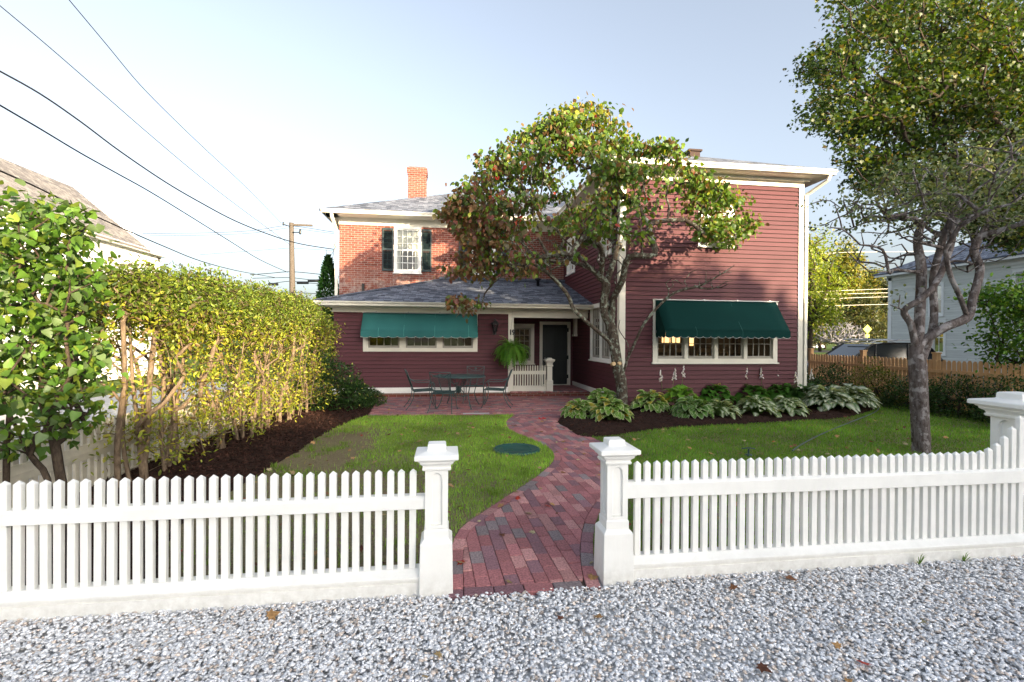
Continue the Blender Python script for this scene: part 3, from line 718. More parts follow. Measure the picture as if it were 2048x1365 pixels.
mb = MB(); mb.box(1.8, 13.52, -.04, XS, YD - .1, .128); mb.build('porch_step', M['brick_step'], house)
mb = MB(); field(mb, [(1.8, 13.50), (XS - .03, 13.50), (XS - .03, 13.70), (1.8, 13.70)], 0, 1.8, 13.5, .068, .2, .136)
field(mb, [(1.8, 13.70), (XS - .03, 13.70), (XS - .03, YD - .05), (1.8, YD - .05)], 0, 1.8, 13.7, .2, .1, .136); mb.build('porch_floor', M['vbrick'], house)
MB().box(1.8, 13.55, 2.44, XS, YD, 2.455).build('porch_ceiling', M['cream'], house)
E_L = Vector((-3.47, 13.13, 2.63)); TL = Vector((-.25, 16.69, 3.68)); TR = Vector((XS + .0, 16.69, 3.68)); E_R = Vector((XS, 13.13, 2.63))
rf = roofmesh('low_roof', [([E_L, E_R, TR, TL], (1, 0, 0)), ([E_L, TL, (-3.47, 16.69, 2.63)], (0, 1, 0))], M['shingle'], house)
def slab(mb, a, b, wd, h, c=None):
    a, b = Vector(a), Vector(b); d = b - a; s = d.cross(Vector((0, 0, 1))).normalized() * wd; mb.prism([a - s, a + s, a + Vector((0, 0, h))], d)
mb = MB()
for k in range(20):
    a = E_L.lerp(TL, k / 20); b = E_L.lerp(TL, (k + 1) / 20 + .01); slab(mb, a + Vector((0, 0, .0)), b, .10, .035)
mb.box(-.3, 16.55, 3.66, XS, 16.68, 3.76)
me = mb.mesh('ridge_cap'); uvl = me.uv_layers.new(name='UVMap'); link('ridge_cap', me, M['shingle'], rf)
mb = MB(); mb.lathe([(.05, 3.4), (.05, 3.62), (.11, 3.63), (.11, 3.68), (0.02, 3.72)], (3.02, 15.9, 0), 12); mb.build('roof_vent', M['black'], house)
window(house, TA, *WL, cas=.13, cols=4, rows=3, units=3, mull=.17, double=False, sill=False, label='long bank of three windows under the teal awning')
# porch recess
mb = MB(TD); clap(mb, 1.9, XS, .13, 2.44, EX, [inner(WP), inner(DR, .03)]); mb.build('porch_wall', M['burgundy'], house)
mb = MB(TD); wallshell(mb, 1.8, XS, .1, 2.46, [inner(WP), inner(DR, .03)], -.1, -.003); mb.box(1.8, 0, .1, 1.9, 1.6, 2.46).build('wall_sheathing', M['room'], house)
window(house, TD, *WP, cas=.12, cols=3, rows=5, double=False, label='window beside the porch door')
mb = MB(TD); mb.box(DR[0], -.09, .13, DR[0] + .1, .03, 2.22).box(DR[1] - .1, -.09, .13, DR[1], .03, 2.22).box(DR[0] + .1, -.09, 2.12, DR[1] - .1, .03, 2.22).box(DR[0] + .1, -.09, .13, DR[1] - .1, .05, .16)
mb.build('door_frame', M['cream'], house, bevel=.004)
mb = MB(TD); mb.box(3.095, -.06, .16, 3.925, -.02, 2.12)
for a, b, c, d in ((3.16, 3.47, .3, .95), (3.55, 3.86, .3, .95), (3.16, 3.47, 1.08, 2.0), (3.55, 3.86, 1.08, 2.0)): mb.box(a, -.02, c, b, -.008, d)
dr = mb.build('door', M['door'], house, bevel=.006)
mb = MB(TD)
for z in (.42, 1.05, 1.95): mb = MB(TD); mb.box(3.90, -.02, z - .06, 3.96, .034, z + .06); mb.tube([(3.925, .03, z - .06), (3.925, .03, z + .06)], .014, 8); mb.build('hinge', M['black'], dr)
mb = MB(TD); mb.tube([(3.17, -.02, 1.02), (3.17, .05, 1.02)], .012, 8); mb.lathe([(.0, 0), (.028, .01), (.03, .03), (.0, .045)], (3.17, .05, 1.0), 10); mb.build('handle', M['metal'], dr)
mb = MB(); mb.box(XS - .11, 14.85, 1.8, XS - .02, 15.05, 2.44).box(XS - .13, 14.82, 1.74, XS - .02, 15.08, 1.8); mb.build('bracket', M['cream'], house, bevel=.004)
# tall wing
mb = MB(TB); clap(mb, XS + .12, 8.9, .02, 5.56, EX, [inner(WR), inner(WU)]); mb.build('front_wall', M['burgundy'], house)
mb = MB(TB); wallshell(mb, XS, 8.95, 0, 5.9, [inner(WR), inner(WU)], -.1, -.003); mb.build('wall_sheathing', M['room'], house)
mb = MB(TS); clap(mb, YB + .0, 17.0, .25, 5.56, EX, [inner(SL), inner(SU1), inner(SU2)]); mb.build('side_wall', M['burgundy'], house)
mb = MB(TS); wallshell(mb, YB + .1, 22, 0, 5.9, [inner(SL), inner(SU1), inner(SU2)], -.1, -.003); mb.build('wall_sheathing', M['room'], house)
mb = MB(); mb.box(8.9, YB - .0, 0, 8.95, 22, 5.9).box(XS, 21.9, 0, 8.9, 22, 5.9); mb.build('rear_wall', M['burgundy'], house)
mb = MB(TS); mb.box(YB + .03, -.02, .128, YD, .03, .27); mb.build('baseboard', M['white'], house, bevel=.003)
mb = MB(); mb.box(XS - .03, YB - .032, 0, XS + .125, YB + .01, 5.56).box(XS - .032, YB - .03, 0, XS - .002, YB + .12, 5.56); mb.build('corner_board', M['cream'], house, bevel=.004)
MB().box(8.84, YB - .032, 0, 8.98, YB + .01, 5.56).build('corner_board', M['cream'], house, bevel=.004)
ez = 5.70
mb = MB(); mb.box(XS - .04, YB - .035, 5.54, 8.99, YB + .02, 5.73).box(XS - .045, YB - .04, 5.54, XS + .02, 20, 5.73)
mb.box(XS - .08, YB - .10, 5.69, 9.03, YB + .02, 5.725).box(XS - .1, YB - .14, 5.66, 9.06, YB - .10, 5.725)
mb.box(3.72, YB - .42, 5.726, 9.37, YB + .1, 5.74).box(3.72, YB, 5.727, XS + .1, 21, 5.741).box(8.9, YB, 5.727, 9.37, 21, 5.741)
mb.build('soffit', M['cream'], house, bevel=.003)
mb = MB(); mb.box(3.70, YB - .44, 5.73, 9.39, YB - .42, 5.84).box(3.70, YB - .42, 5.73, 3.72, 21, 5.84).box(9.37, YB - .42, 5.73, 9.39, 21, 5.84)
gutter(mb, (3.66, YB - .44, 5.845), (9.43, YB - .44, 5.845), (0, -1, 0)); gutter(mb, (3.70, YB - .5, 5.845), (3.70, 21, 5.845), (-1, 0, 0)); gutter(mb, (9.39, YB - .5, 5.845), (9.39, 21, 5.845), (1, 0, 0))
mb.build('gutter', M['cream'], house)
a, b, c, d = (3.62, YB - .52, 5.85), (9.47, YB - .52, 5.85), (9.47, 21.2, 5.85), (3.62, 21.2, 5.85); hh = 2.925 * .46; r0, r1 = (6.545, YB - .52 + 2.925, 5.85 + hh), (6.545, 21.2 - 2.925, 5.85 + hh)
roofmesh('tall_roof', [([a, b, r0], (1, 0, 0)), ([b, c, r1, r0], (0, 1, 0)), ([c, d, r1], (1, 0, 0)), ([d, a, r0, r1], (0, 1, 0))], M['shingle'], house)
mb = MB(); mb.box(6.75, 12.7, 6.6, 7.05, 12.95, 6.98).box(6.70, 12.66, 6.98, 7.1, 12.99, 7.03); mb.build('roof_vent', mat('dull_vent', (.07, .05, .045), .95, .05), house)
mb = MB(); downspout(mb, [(9.32, YB - .48, 5.75), (9.30, YB - .42, 5.62), (9.03, YB - .04, 5.35), (9.03, YB - .04, .05)]); 
for z in (.8, 2.6, 4.4): mb.box(8.98, YB - .075, z, 9.08, YB - .0, z + .03)
mb.build('downspout', M['cream'], house)
bank = window(house, TB, *WR, cas=.12, cols=4, rows=4, units=4, mull=.09, trim='cream', label='bank of four windows under the dark green awning')
window(house, TB, *WU, cas=.16, cols=2, rows=4, label='small upper window behind the dogwood', trim='white')
window(house, TS, *SL, cas=.09, cols=4, rows=6, units=2, trim='white', label='paired tall window on the side wall', mull=.07)
window(house, TS, *SU1, cas=.10, cols=3, rows=6, trim='white', sash='white', curtain=[(0, 1, .5, 1)])
window(house, TS, *SU2, cas=.10, cols=3, rows=6, trim='white', sash='white', curtain=[(0, 1, .5, 1)])
# rooms behind the glass
def room(x0, y0, z0, x1, y1, z1, open_, items=()):
    mb = MB(); f = {'f': [(x0, y0, z0), (x1, y0, z0), (x1, y0, z1), (x0, y0, z1)], 'b': [(x0, y1, z0), (x1, y1, z0), (x1, y1, z1), (x0, y1, z1)],
                    'l': [(x0, y0, z0), (x0, y1, z0), (x0, y1, z1), (x0, y0, z1)], 'r': [(x1, y0, z0), (x1, y1, z0), (x1, y1, z1), (x1, y0, z1)],
                    'd': [(x0, y0, z0), (x1, y0, z0), (x1, y1, z0), (x0, y1, z0)], 'u': [(x0, y0, z1), (x1, y0, z1), (x1, y1, z1), (x0, y1, z1)]}
    for k, v in f.items():
        if k not in open_: mb.poly(v)
    return mb.build('room', M['room'], house)
r1_ = room(-2.95, YA + .11, .3, 1.7, 15.2, 2.42, 'f'); r2_ = room(XS + .12, YB + .11, .4, 8.85, 15.5, 2.75, 'fl'); room(XS + .12, YB + .11, 3.2, 8.85, 15.1, 5.3, 'fl'); room(XS + .12, 15.15, 3.2, 6, 18, 5.3, 'l'); room(1.95, YD + .11, .4, 2.95, 16.6, 2.4, 'f')
# glowing panels standing in for sunlit curtains at far windows, plus table and chairs
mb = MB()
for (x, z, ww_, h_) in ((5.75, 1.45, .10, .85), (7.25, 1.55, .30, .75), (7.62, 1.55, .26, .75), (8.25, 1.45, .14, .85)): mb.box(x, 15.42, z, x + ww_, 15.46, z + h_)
mb.build('far_window_glow', M['warm'], r2_)
mb = MB()
for x in (5.7, 6.3, 6.95, 7.5): mb.box(x, 12.6, .4, x + .04, 12.64, 1.42).box(x + .38, 12.6, .4, x + .42, 12.64, 1.42).box(x, 12.6, 1.3, x + .42, 12.63, 1.42).box(x, 12.2, .8, x + .42, 12.62, .84)
mb.box(5.4, 13.0, 1.05, 8.2, 14, 1.1); mb.build('dining_furniture', M['cedar'], r2_)

def awning(parent, Yw, x0, x1, zt, zv, zb, out, mt, seams, label, sc_n):
    Yo = Yw - out; slope = Vector((0, Yo - (Yw - .02), zv - zt))
    mb = MB()
    def sheet(pts, d): mb.prism(pts, d)
    nx = 12; vs = []; fs = []
    for i in range(nx + 1):
        for j in range(9):
            u = i / nx; v = j / 8; x = x0 + (x1 - x0) * u; sag = -.012 * math.sin(v * math.pi) * (1 + .6 * math.sin(u * 23))
            vs.append((x, Yw - .02 + (Yo - Yw + .02) * v, zt + (zv - zt) * v + sag))
    for i in range(nx):
        for j in range(8): fs.append((i * 9 + j, (i + 1) * 9 + j, (i + 1) * 9 + j + 1, i * 9 + j + 1))
    mb._add(vs, fs, sm=True)
    for x in (x0, x1): mb.poly([(x, Yw - .02, zt), (x, Yo, zv), (x, Yw - .02, zv)])
    aw = mb.build('awning', M[mt], parent); aw['label'] = label
    mod = aw.modifiers.new('s', 'SOLIDIFY'); mod.thickness = .004
    # scalloped valance
    val = MB(); pipe = []
    def val_run(a, b, n):
        a, b = Vector(a), Vector(b); P = []
        for i in range(n * 8 + 1):
            u = i / (n * 8); ph = (i % 8) / 8; p = a.lerp(b, u); dz = .035 * abs(math.sin(math.pi * ph)) ** .6 ; P.append((p, p + Vector((0, 0, (zb - zv) + .03 - dz))))
        for (p, q), (r_, s_) in zip(P, P[1:]): val._add([p, r_, s_, q], [(0, 1, 2, 3)])
        return [q for p, q in P]
    l1 = val_run((x0, Yo - .003, zv), (x1, Yo - .003, zv), sc_n)
    l2 = val_run((x0 - .003, Yo, zv), (x0 - .003, Yw - .03, zv), 3); l3 = val_run((x1 + .003, Yo, zv), (x1 + .003, Yw - .03, zv), 3)
    vo = val.build('valance', M[mt], aw); mod = vo.modifiers.new('s', 'SOLIDIFY'); mod.thickness = .003
    pp = MB()
    for l in (l1, l2, l3): pp.tube(l, .0045, 5)
    pp.build('piping', M['piping'], aw)
    sm_ = MB()
    for s in seams:
        x = x0 + (x1 - x0) * s; sm_.tube([(x, Yw - .02, zt + .004), (x, (Yw + Yo) / 2, (zt + zv) / 2 - .008), (x, Yo - .004, zv + .002), (x, Yo - .006, zb + .03)], .003, 5)
    sm_.build('seam', mat('seam', tuple(min(1, k * 2.2 + .03) for k in ((.045, .20, .185) if mt == 'awning_teal' else (.01, .06, .055))), .8), aw)
    fr = MB(); fr.tube([(x0, Yw - .04, zt + .01), (x1, Yw - .04, zt + .01)], .012, 8); fr.tube([(x0 + .01, Yo + .01, zv - .01), (x1 - .01, Yo + .01, zv - .01)], .01, 8)
    for x in (x0 + .015, x1 - .015): fr.tube([(x, Yo + .01, zv - .01), (x, Yw - .01, zv - .02)], .01, 8); fr.box(x - .03, Yw - .06, zv - .05, x + .03, Yw - .03, zv + .02)
    for k in range(4): x = x0 + (x1 - x0) * (k + .4) / 3.6; fr.box(x - .02, Yw - .05, zt, x + .02, Yw - .01, zt + .04)
    fr.build('awning_frame', M['metal'], aw)
awning(house, YA - .03, -2.31, .83, 2.345, 1.835, 1.665, .42, 'awning_teal', (.145, .36, .625, .92), 'sun faded teal awning over the low wing windows', 13)
awning(house, YB - .03, 5.02, 8.2, 2.61, 1.86, 1.70, .55, 'awning_dark', (.245, .61), 'dark green awning over the tall wing windows', 17)

# wall lantern, house number
lx, lz = PY(989, 655, YA).x, PY(989, 655, YA).z
mb = MB(); Yl = YA - .16
mb.box(lx - .05, YA - .035, lz - .22, lx + .05, YA - .016, lz + .02); mb.tube([(lx, YA - .03, lz - .15), (lx, YA - .12, lz - .20), (lx, Yl, lz - .13)], .012, 6)
mb.lathe([(.03, -.14), (.05, -.12), (.055, -.10)], (lx, Yl, lz), 6, sm=False); mb.lathe([(.12, .08), (.115, .10), (.05, .17), (.02, .19), (.015, .24), (.0, .26)], (lx, Yl, lz), 6, sm=False)
for k in range(6): a = k * math.pi / 3; mb.tube([(lx + .05 * math.cos(a), Yl + .05 * math.sin(a), lz - .10), (lx + .1 * math.cos(a), Yl + .1 * math.sin(a), lz + .09)], .007, 4)
wl = mb.build('wall_lantern', M['black'], house); wl['label'] = 'black wall lantern with a peaked hexagonal cap'
mb = MB(); mb.lathe([(.045, -.10), (.095, .08)], (lx, Yl, lz), 6, sm=False); mb.build('lantern_glass', M['glass'], wl)
def digits(txt, x, z, s, Yp, mat_, parent):
    cu = bpy.data.curves.new('house_number', 'FONT'); cu.body = txt; cu.size = s; cu.extrude = .004; cu.offset = .010; cu.space_character = .88
    t0 = bpy.data.objects.new('house_number_text', cu); col.objects.link(t0); bpy.context.view_layer.update(); me = bpy.data.meshes.new_from_object(t0.evaluated_get(bpy.context.evaluated_depsgraph_get())); bpy.data.objects.remove(t0); t = bpy.data.objects.new('house_number', me); col.objects.link(t); t.data.materials.clear(); t.data.materials.append(mat_); t.parent = parent; o_ = ORI[parent.name]
    t.location = Vector((x, Yp, z)) - o_; t.rotation_euler = (math.pi / 2, 0, 0); return t
nx_ = PY(1019.5, 671, YA - .04); digits('19', 1.752, nx_.z + .02, .2, YA - .045, M['black'], house)

# ---------------------------------------------------------------- brick house
YC = 16.7
bh = empty('brick_house', (-3.6, YC, 0), 0, 'old two storey red brick house with green shutters behind the low wing', 'house')
TC = frontT(YC); W1 = (-1.83, -.91, 3.88, 5.46); W2 = (.76, 1.65, 3.9, 5.46)
mb = MB(TC); wallshell(mb, -3.62, XS - .02, 0, 5.5, [inner(W1, .05), inner(W2, .05)], -.25, 0); mb.build('front_wall', M['brick'], bh)
mb = MB(); mb.box(-3.62, YC + .25, 0, -3.4, 26, 5.6).box(-3.4, 25.8, 0, 4.1, 26, 5.6); mb.build('side_wall', M['brick_side'], bh)
for Wd, lb_ in ((W1, 'white twelve over twelve window left of the dogwood crown'), (W2, 'white window half hidden by the dogwood crown')):
    window(bh, TC, *Wd, cas=.075, cols=4, rows=6, trim='white', sash='white', proud=.03, curtain=[(0, 1, .5, 1), (0, .16, 0, .5), (.84, 1, 0, .5)], label=lb_)
mb = MB()
for x0, x1 in ((-2.0, -.7), (.6, 1.8)): mb.poly([(x0, YC + 2, 3.5), (x1, YC + 2, 3.5), (x1, YC + 2, 5.6), (x0, YC + 2, 5.6)]).poly([(x0, YC + .26, 3.5), (x0, YC + 2, 3.5), (x0, YC + 2, 5.6), (x0, YC + .26, 5.6)]).poly([(x1, YC + .26, 3.5), (x1, YC + 2, 3.5), (x1, YC + 2, 5.6), (x1, YC + .26, 5.6)]).poly([(x0, YC + .26, 3.5), (x1, YC + .26, 3.5), (x1, YC + 2, 3.5), (x0, YC + 2, 3.5)])
mb.build('room', M['room'], bh)
for x0, x1 in ((-2.215, -1.85), (-.895, -.56), (.37, .74), (1.67, 2.03)):
    mb = MB(TC); z0, z1 = 3.93, 5.39; s = .045
    mb.box(x0, .01, z0, x0 + s, .045, z1).box(x1 - s, .01, z0, x1, .045, z1)
    for z in (z0, (z0 + z1) / 2 - .03, z1 - .07): mb.box(x0 + s, .01, z, x1 - s, .043, z + .075)
    sh = mb.build('shutter', M['shutter'], bh, bevel=.003); mb = MB(TC)
    z = z0 + .085
    while z < z1 - .09:
        if not ((z0 + z1) / 2 - .05 < z < (z0 + z1) / 2 + .045): mb.prism([(x0 + s, .012, z + .02), (x0 + s, .036, z), (x0 + s, .039, z + .006), (x0 + s, .015, z + .026)], (x1 - x0 - 2 * s, 0, 0))
        z += .03
    mb.tube([((x0 + x1) / 2, .045, z0 + .1), ((x0 + x1) / 2, .045, (z0 + z1) / 2 - .06)], .006, 5)
    mb.build('louvre', M['shutter'], sh)
mb = MB(); mb.box(-3.64, YC - .03, 5.46, XS - .1, YC + .02, 5.72).box(-4.02, YC - .55, 5.70, XS - .45, YC + .05, 5.715).box(-4.02, YC - .5, 5.70, -3.6, 26.3, 5.715).box(-3.64, YC - .06, 5.66, XS - .45, YC - .03, 5.70); mb.build('soffit', M['cream'], bh, bevel=.003)
mb = MB(); mb.box(-4.04, YC - .57, 5.70, XS - .45, YC - .55, 5.80).box(-4.04, YC - .55, 5.7, -4.02, 26.3, 5.8); gutter(mb, (-4.06, YC - .57, 5.80), (XS - .45, YC - .57, 5.80), (0, -1, 0)); mb.build('gutter', M['cream'], bh)
a, b, c, d = (-4.12, YC - .63, 5.81), (6, YC - .63, 5.81), (6, 26.4, 5.81), (-4.12, 26.4, 5.81); k = 5.06; hh = k * .46
roofmesh('roof', [([a, b, (6, YC - .63 + k, 5.81 + hh), (.94, YC - .63 + k, 5.81 + hh)], (1, 0, 0)), ([a, (.94, YC - .63 + k, 5.81 + hh), (.94, 26.4 - k, 5.81 + hh), d], (0, 1, 0)), ([c, d, (.94, 26.4 - k, 5.81 + hh), (6, 26.4 - k, 5.81 + hh)], (1, 0, 0))], M['shingle'], bh)
mb = MB(); mb.box(-1.56, 19, 6.3, -.86, 19.6, 8.02).box(-1.58, 18.98, 8.02, -.84, 19.62, 8.12).box(-1.60, 18.96, 8.12, -.82, 19.64, 8.3); ch = mb.build('chimney', M['brick'], bh)
MB().box(-1.54, 19.02, 8.3, -.88, 19.58, 8.36).build('chimney_cap', mat('lead', (.12, .12, .13), .7), ch)
mb = MB(); downspout(mb, [(-3.74, YC - .6, 5.72), (-3.74, YC - .52, 5.58), (-3.70, YC - .07, 5.25), (-3.70, YC - .05, 2.9)], .09, .07); mb.build('downspout', M['cream'], bh)
MB().tube([(-2.83, YC - .06, 2.9), (-2.83, YC - .06, 3.48)], .045, 10).build('vent_pipe', M['black'], bh)
pb_ = PY(672, 492, YC - .05); mb = MB(); mb.tube([(pb_.x + .12, YC - .02, pb_.z + .12), (pb_.x, YC - .1, pb_.z + .14), (pb_.x - .05, YC - .12, pb_.z - .05)], .012, 6)
mb.tube([(pb_.x + .02, YC - .1, pb_.z - .02), (pb_.x - .12, YC - .12, pb_.z - .3), (pb_.x - .28, YC - .12, pb_.z - .33), (pb_.x - .3, YC - .12, pb_.z - .15)], .009, 6)
mb.tube([(pb_.x + .02, YC - .1, pb_.z + .1), (pb_.x - .1, YC - .12, pb_.z - .45), (pb_.x + .02, YC - .12, pb_.z - .45), (pb_.x + .05, YC - .1, pb_.z - .1)], .009, 6); mb.box(pb_.x, YC - .08, pb_.z - .06, pb_.x + .06, YC, pb_.z + .02)
mb.build('service_bracket', M['black'], bh)

# ---------------------------------------------------------------- white house at the left
XW = -12.6; yE = PX(318, 505, XW).y
wh = empty('white_house', (XW, 18, 0), 0, 'white clapboard house with a steep tan shingle roof behind the hedge at the left', 'house')
wins = [(PX(187, 620, XW).y, PX(213, 620, XW).y + .1, 1.62, 3.42), (PX(240, 620, XW).y, PX(266, 620, XW).y + .1, 1.62, 3.42)]
mb = MB(rightT(XW)); clap(mb, 8, yE, .3, 5.0, .115, [inner(h) for h in wins]); mb.build('wall', M['white_clap'], wh)
mb = MB(rightT(XW)); wallshell(mb, 8, yE, 0, 5.2, [inner(h) for h in wins], -.1, -.003); mb.box(7.9, -5.2, 0, 8, 0, 5.2).box(yE - .1, -5.2, 0, yE, 0, 5.2); mb.build('wall_sheathing', M['white_clap'], wh)
for h in wins: window(wh, rightT(XW), *h, cas=.10, cols=3, rows=6, trim='white', sash='black')
MB().box(XW - 3, 15, .5, XW - .15, yE - .2, 4.8).build('room', M['room'], wh)
mb = MB(rightT(XW)); mb.box(yE - .12, 0, 0, yE + .01, .03, 5.1).box(8, 0, 4.95, yE + .1, .03, 5.2).box(8, 0, 5.16, yE + .2, .28, 5.20).box(8, .26, 5.14, yE + .25, .30, 5.28).box(8, 0, 0.0, yE + .05, .035, .3); mb.build('eave_trim', M['white'], wh)
ze, zr, xr, ye = 5.26, 7.74, -15.2, PX(300, 505, XW + .3).y
gab = [(XW + .33, 5.23), (xr, zr), (2 * xr - XW - .33, 5.23)]
roofmesh('roof', [([(gab[0][0], 6, gab[0][1]), (gab[0][0], ye, gab[0][1]), (xr, ye, zr), (xr, 6, zr)], (0, 1, 0)), ([(gab[2][0], 6, gab[2][1]), (gab[2][0], ye, gab[2][1]), (xr, ye, zr), (xr, 6, zr)], (0, 1, 0))], M['shingle_tan'], wh)
mb = MB(); mb.prism([(XW, yE - .1, 5.2), (xr, yE - .1, zr - .1), (2 * xr - XW, yE - .1, 5.2)], (0, .1, 0)); mb.build('gable', M['white_clap'], wh)

# ---------------------------------------------------------------- grey house at the right
XG = 24.; gy1 = PX(1777, 600, XG).y; gh = empty('grey_house', (XG, 18, 0), 0, 'pale grey clapboard house with white corner boards beyond the cedar fence', 'house')
def gw(u0, v0, u1, v1): a, b = PX(u0, v0, XG), PX(u1, v1, XG); return (min(a.y, b.y), max(a.y, b.y), min(a.z, b.z), max(a.z, b.z))
gws = [gw(1862, 640, 1892, 711), gw(1858, 568, 1888, 632), gw(2026, 540, 2075, 590), gw(2040, 640, 2090, 712), gw(1945, 560, 1975, 620)]
mb = MB(leftT(XG)); clap(mb, 6, gy1, .3, 5.1, .115, [inner(h) for h in gws]); mb.build('wall', M['grey_clap'], gh)
mb = MB(leftT(XG)); wallshell(mb, 6, gy1, 0, 5.2, [inner(h) for h in gws], -.1, -.003); mb.box(6, -9, 0, 6.1, -.1, 5.2).box(gy1 - .1, -9, 0, gy1, -.1, 5.2); mb.build('wall_sheathing', M['grey_clap'], gh)
for h in gws: window(gh, leftT(XG), *h, cas=.12, cols=2, rows=2, trim='white', sash='white')
MB().box(XG + .5, 7, .3, XG + 3, gy1 - .3, 4.9).build('room', M['room'], gh)
mb = MB(leftT(XG)); mb.box(gy1 - .2, 0, 0, gy1 + .01, .03, 5.1).box(6, 0, 4.95, gy1 + .1, .03, 5.2).box(6, 0, 5.2, gy1 + .4, .45, 5.22).box(6, .43, 5.16, gy1 + .42, .47, 5.32); mb.build('eave_trim', M['white'], gh)
x0, x1, y0, y1 = XG - .5, XG + 9.5, 5, gy1 + .5; zz = 5.33; hh = 5 * .5
roofmesh('roof', [([(x0, y0, zz), (x0, y1, zz), (x0 + 5, y1 - 5, zz + hh), (x0 + 5, y0 + 5, zz + hh)], (0, 1, 0)), ([(x0, y1, zz), (x1, y1, zz), (x0 + 5, y1 - 5, zz + hh)], (1, 0, 0)), ([(x1, y0, zz), (x1, y1, zz), (x0 + 5, y1 - 5, zz + hh), (x0 + 5, y0 + 5, zz + hh)], (0, 1, 0)), ([(x0, y0, zz), (x1, y0, zz), (x0 + 5, y0 + 5, zz + hh)], (1, 0, 0))], M['shingle'], gh)

# ---------------------------------------------------------------- long barn added out of view behind the camera to shade the yard
bn = empty('shade_barn', (20, -24, 0), 0, 'unseen long gabled building added behind the camera to shade the yard', 'shade_barn')
mb = MB(); mb.box(2, -30, 0, 14.2, -24, 6.4).box(14.2, -30, 0, 62, -24, 6.0); mb.build('wall', M['cedar'], bn)
def gable_roof(x0, x1, ze_, zr_): return [([(x0, -23.6, ze_), (x1, -23.6, ze_), (x1, -27, zr_), (x0, -27, zr_)], (1, 0, 0)), ([(x0, -30.4, ze_), (x1, -30.4, ze_), (x1, -27, zr_), (x0, -27, zr_)], (1, 0, 0))]
roofmesh('roof', gable_roof(2, 62, 6.2, 8.55), M['shingle'], bn)
mb = MB(); mb.prism([(2, -30, 6.2), (2, -24, 6.2), (2, -27, 8.45)], (.1, 0, 0)); mb.build('gable', M['cedar'], bn)
# ================================================================= FENCES, POSTS, FURNITURE, STREET THINGS
def picket_mesh(h0, h1, w_=.043, d=.034):
    mb = MB(); a, b = w_ / 2, d / 2
    mb.sqlathe([(1, 0)], 0, 0) if False else None
    mb._add([(-a, -b, h0), (a, -b, h0), (a, b, h0), (-a, b, h0), (-a, -b, h1 - .022), (a, -b, h1 - .022), (a, b, h1 - .022), (-a, b, h1 - .022), (0, 0, h1)],
            [(3, 2, 1, 0), (0, 1, 5, 4), (1, 2, 6, 5), (2, 3, 7, 6), (3, 0, 4, 7), (4, 5, 8), (5, 6, 8), (6, 7, 8), (7, 4, 8)])
    return mb
def picket_fence(x0, x1, label, xs, tops, railz=(.535, .615), name='picket_fence'):
    f = empty(name, ((x0 + x1) / 2, FY, 0), 0, label, 'fence'); o_ = ORI[f.name]
    first = {}
    for x, h in zip(xs, tops):
        if h not in first:
            p = picket_mesh(.13, h).build('picket', M['white'], f, local=True, bevel=.003); first[h] = p
        else:
            p = first[h].copy(); col.objects.link(p); p.parent = f
        p.location = (x - o_.x, rnd.uniform(-.0015, .0015), 0); p.rotation_euler = (0, rnd.uniform(-.004, .004), 0)
    mb = MB(); b0 = FY - .045; mb.prism([(x0, b0, railz[0]), (x0, b0, railz[1] - .012), (x0, b0 + .03, railz[1]), (x0, FY + .045, railz[1]), (x0, FY + .045, railz[0])], (x1 - x0, 0, 0)); mb.build('rail', M['white'], f, bevel=.003)
    mb = MB(); b1 = FY - .075
    mb.prism([(x0, b1, .105), (x0, FY - .02, .140), (x0, FY + .05, .140), (x0, FY + .05, .10), (x0, b1, .085)], (x1 - x0, 0, 0)); mb.box(x0, b1 + .018, .062, x1, FY + .04, .086)
    mb.box(x0, b1 + .01, -.03, x1, FY + .04, .064); mb.build('base_board', M['white'], f, bevel=.004)
    return f
n = 53; xs = [-.222 - .0718 * i for i in range(n)]
picket_fence(-4.02, -.134, 'white picket fence left of the brick path, running out of the picture', xs, [.792] * n)
xs = [1.325 + .0718 * i for i in range(45)]; tops = [.80] * 39 + [.806, .825, .86, .915, .985, 1.07]
picket_fence(1.235, 4.6, 'white picket fence right of the path, its last pickets sweeping up to the big post', xs, tops, (.55, .655))

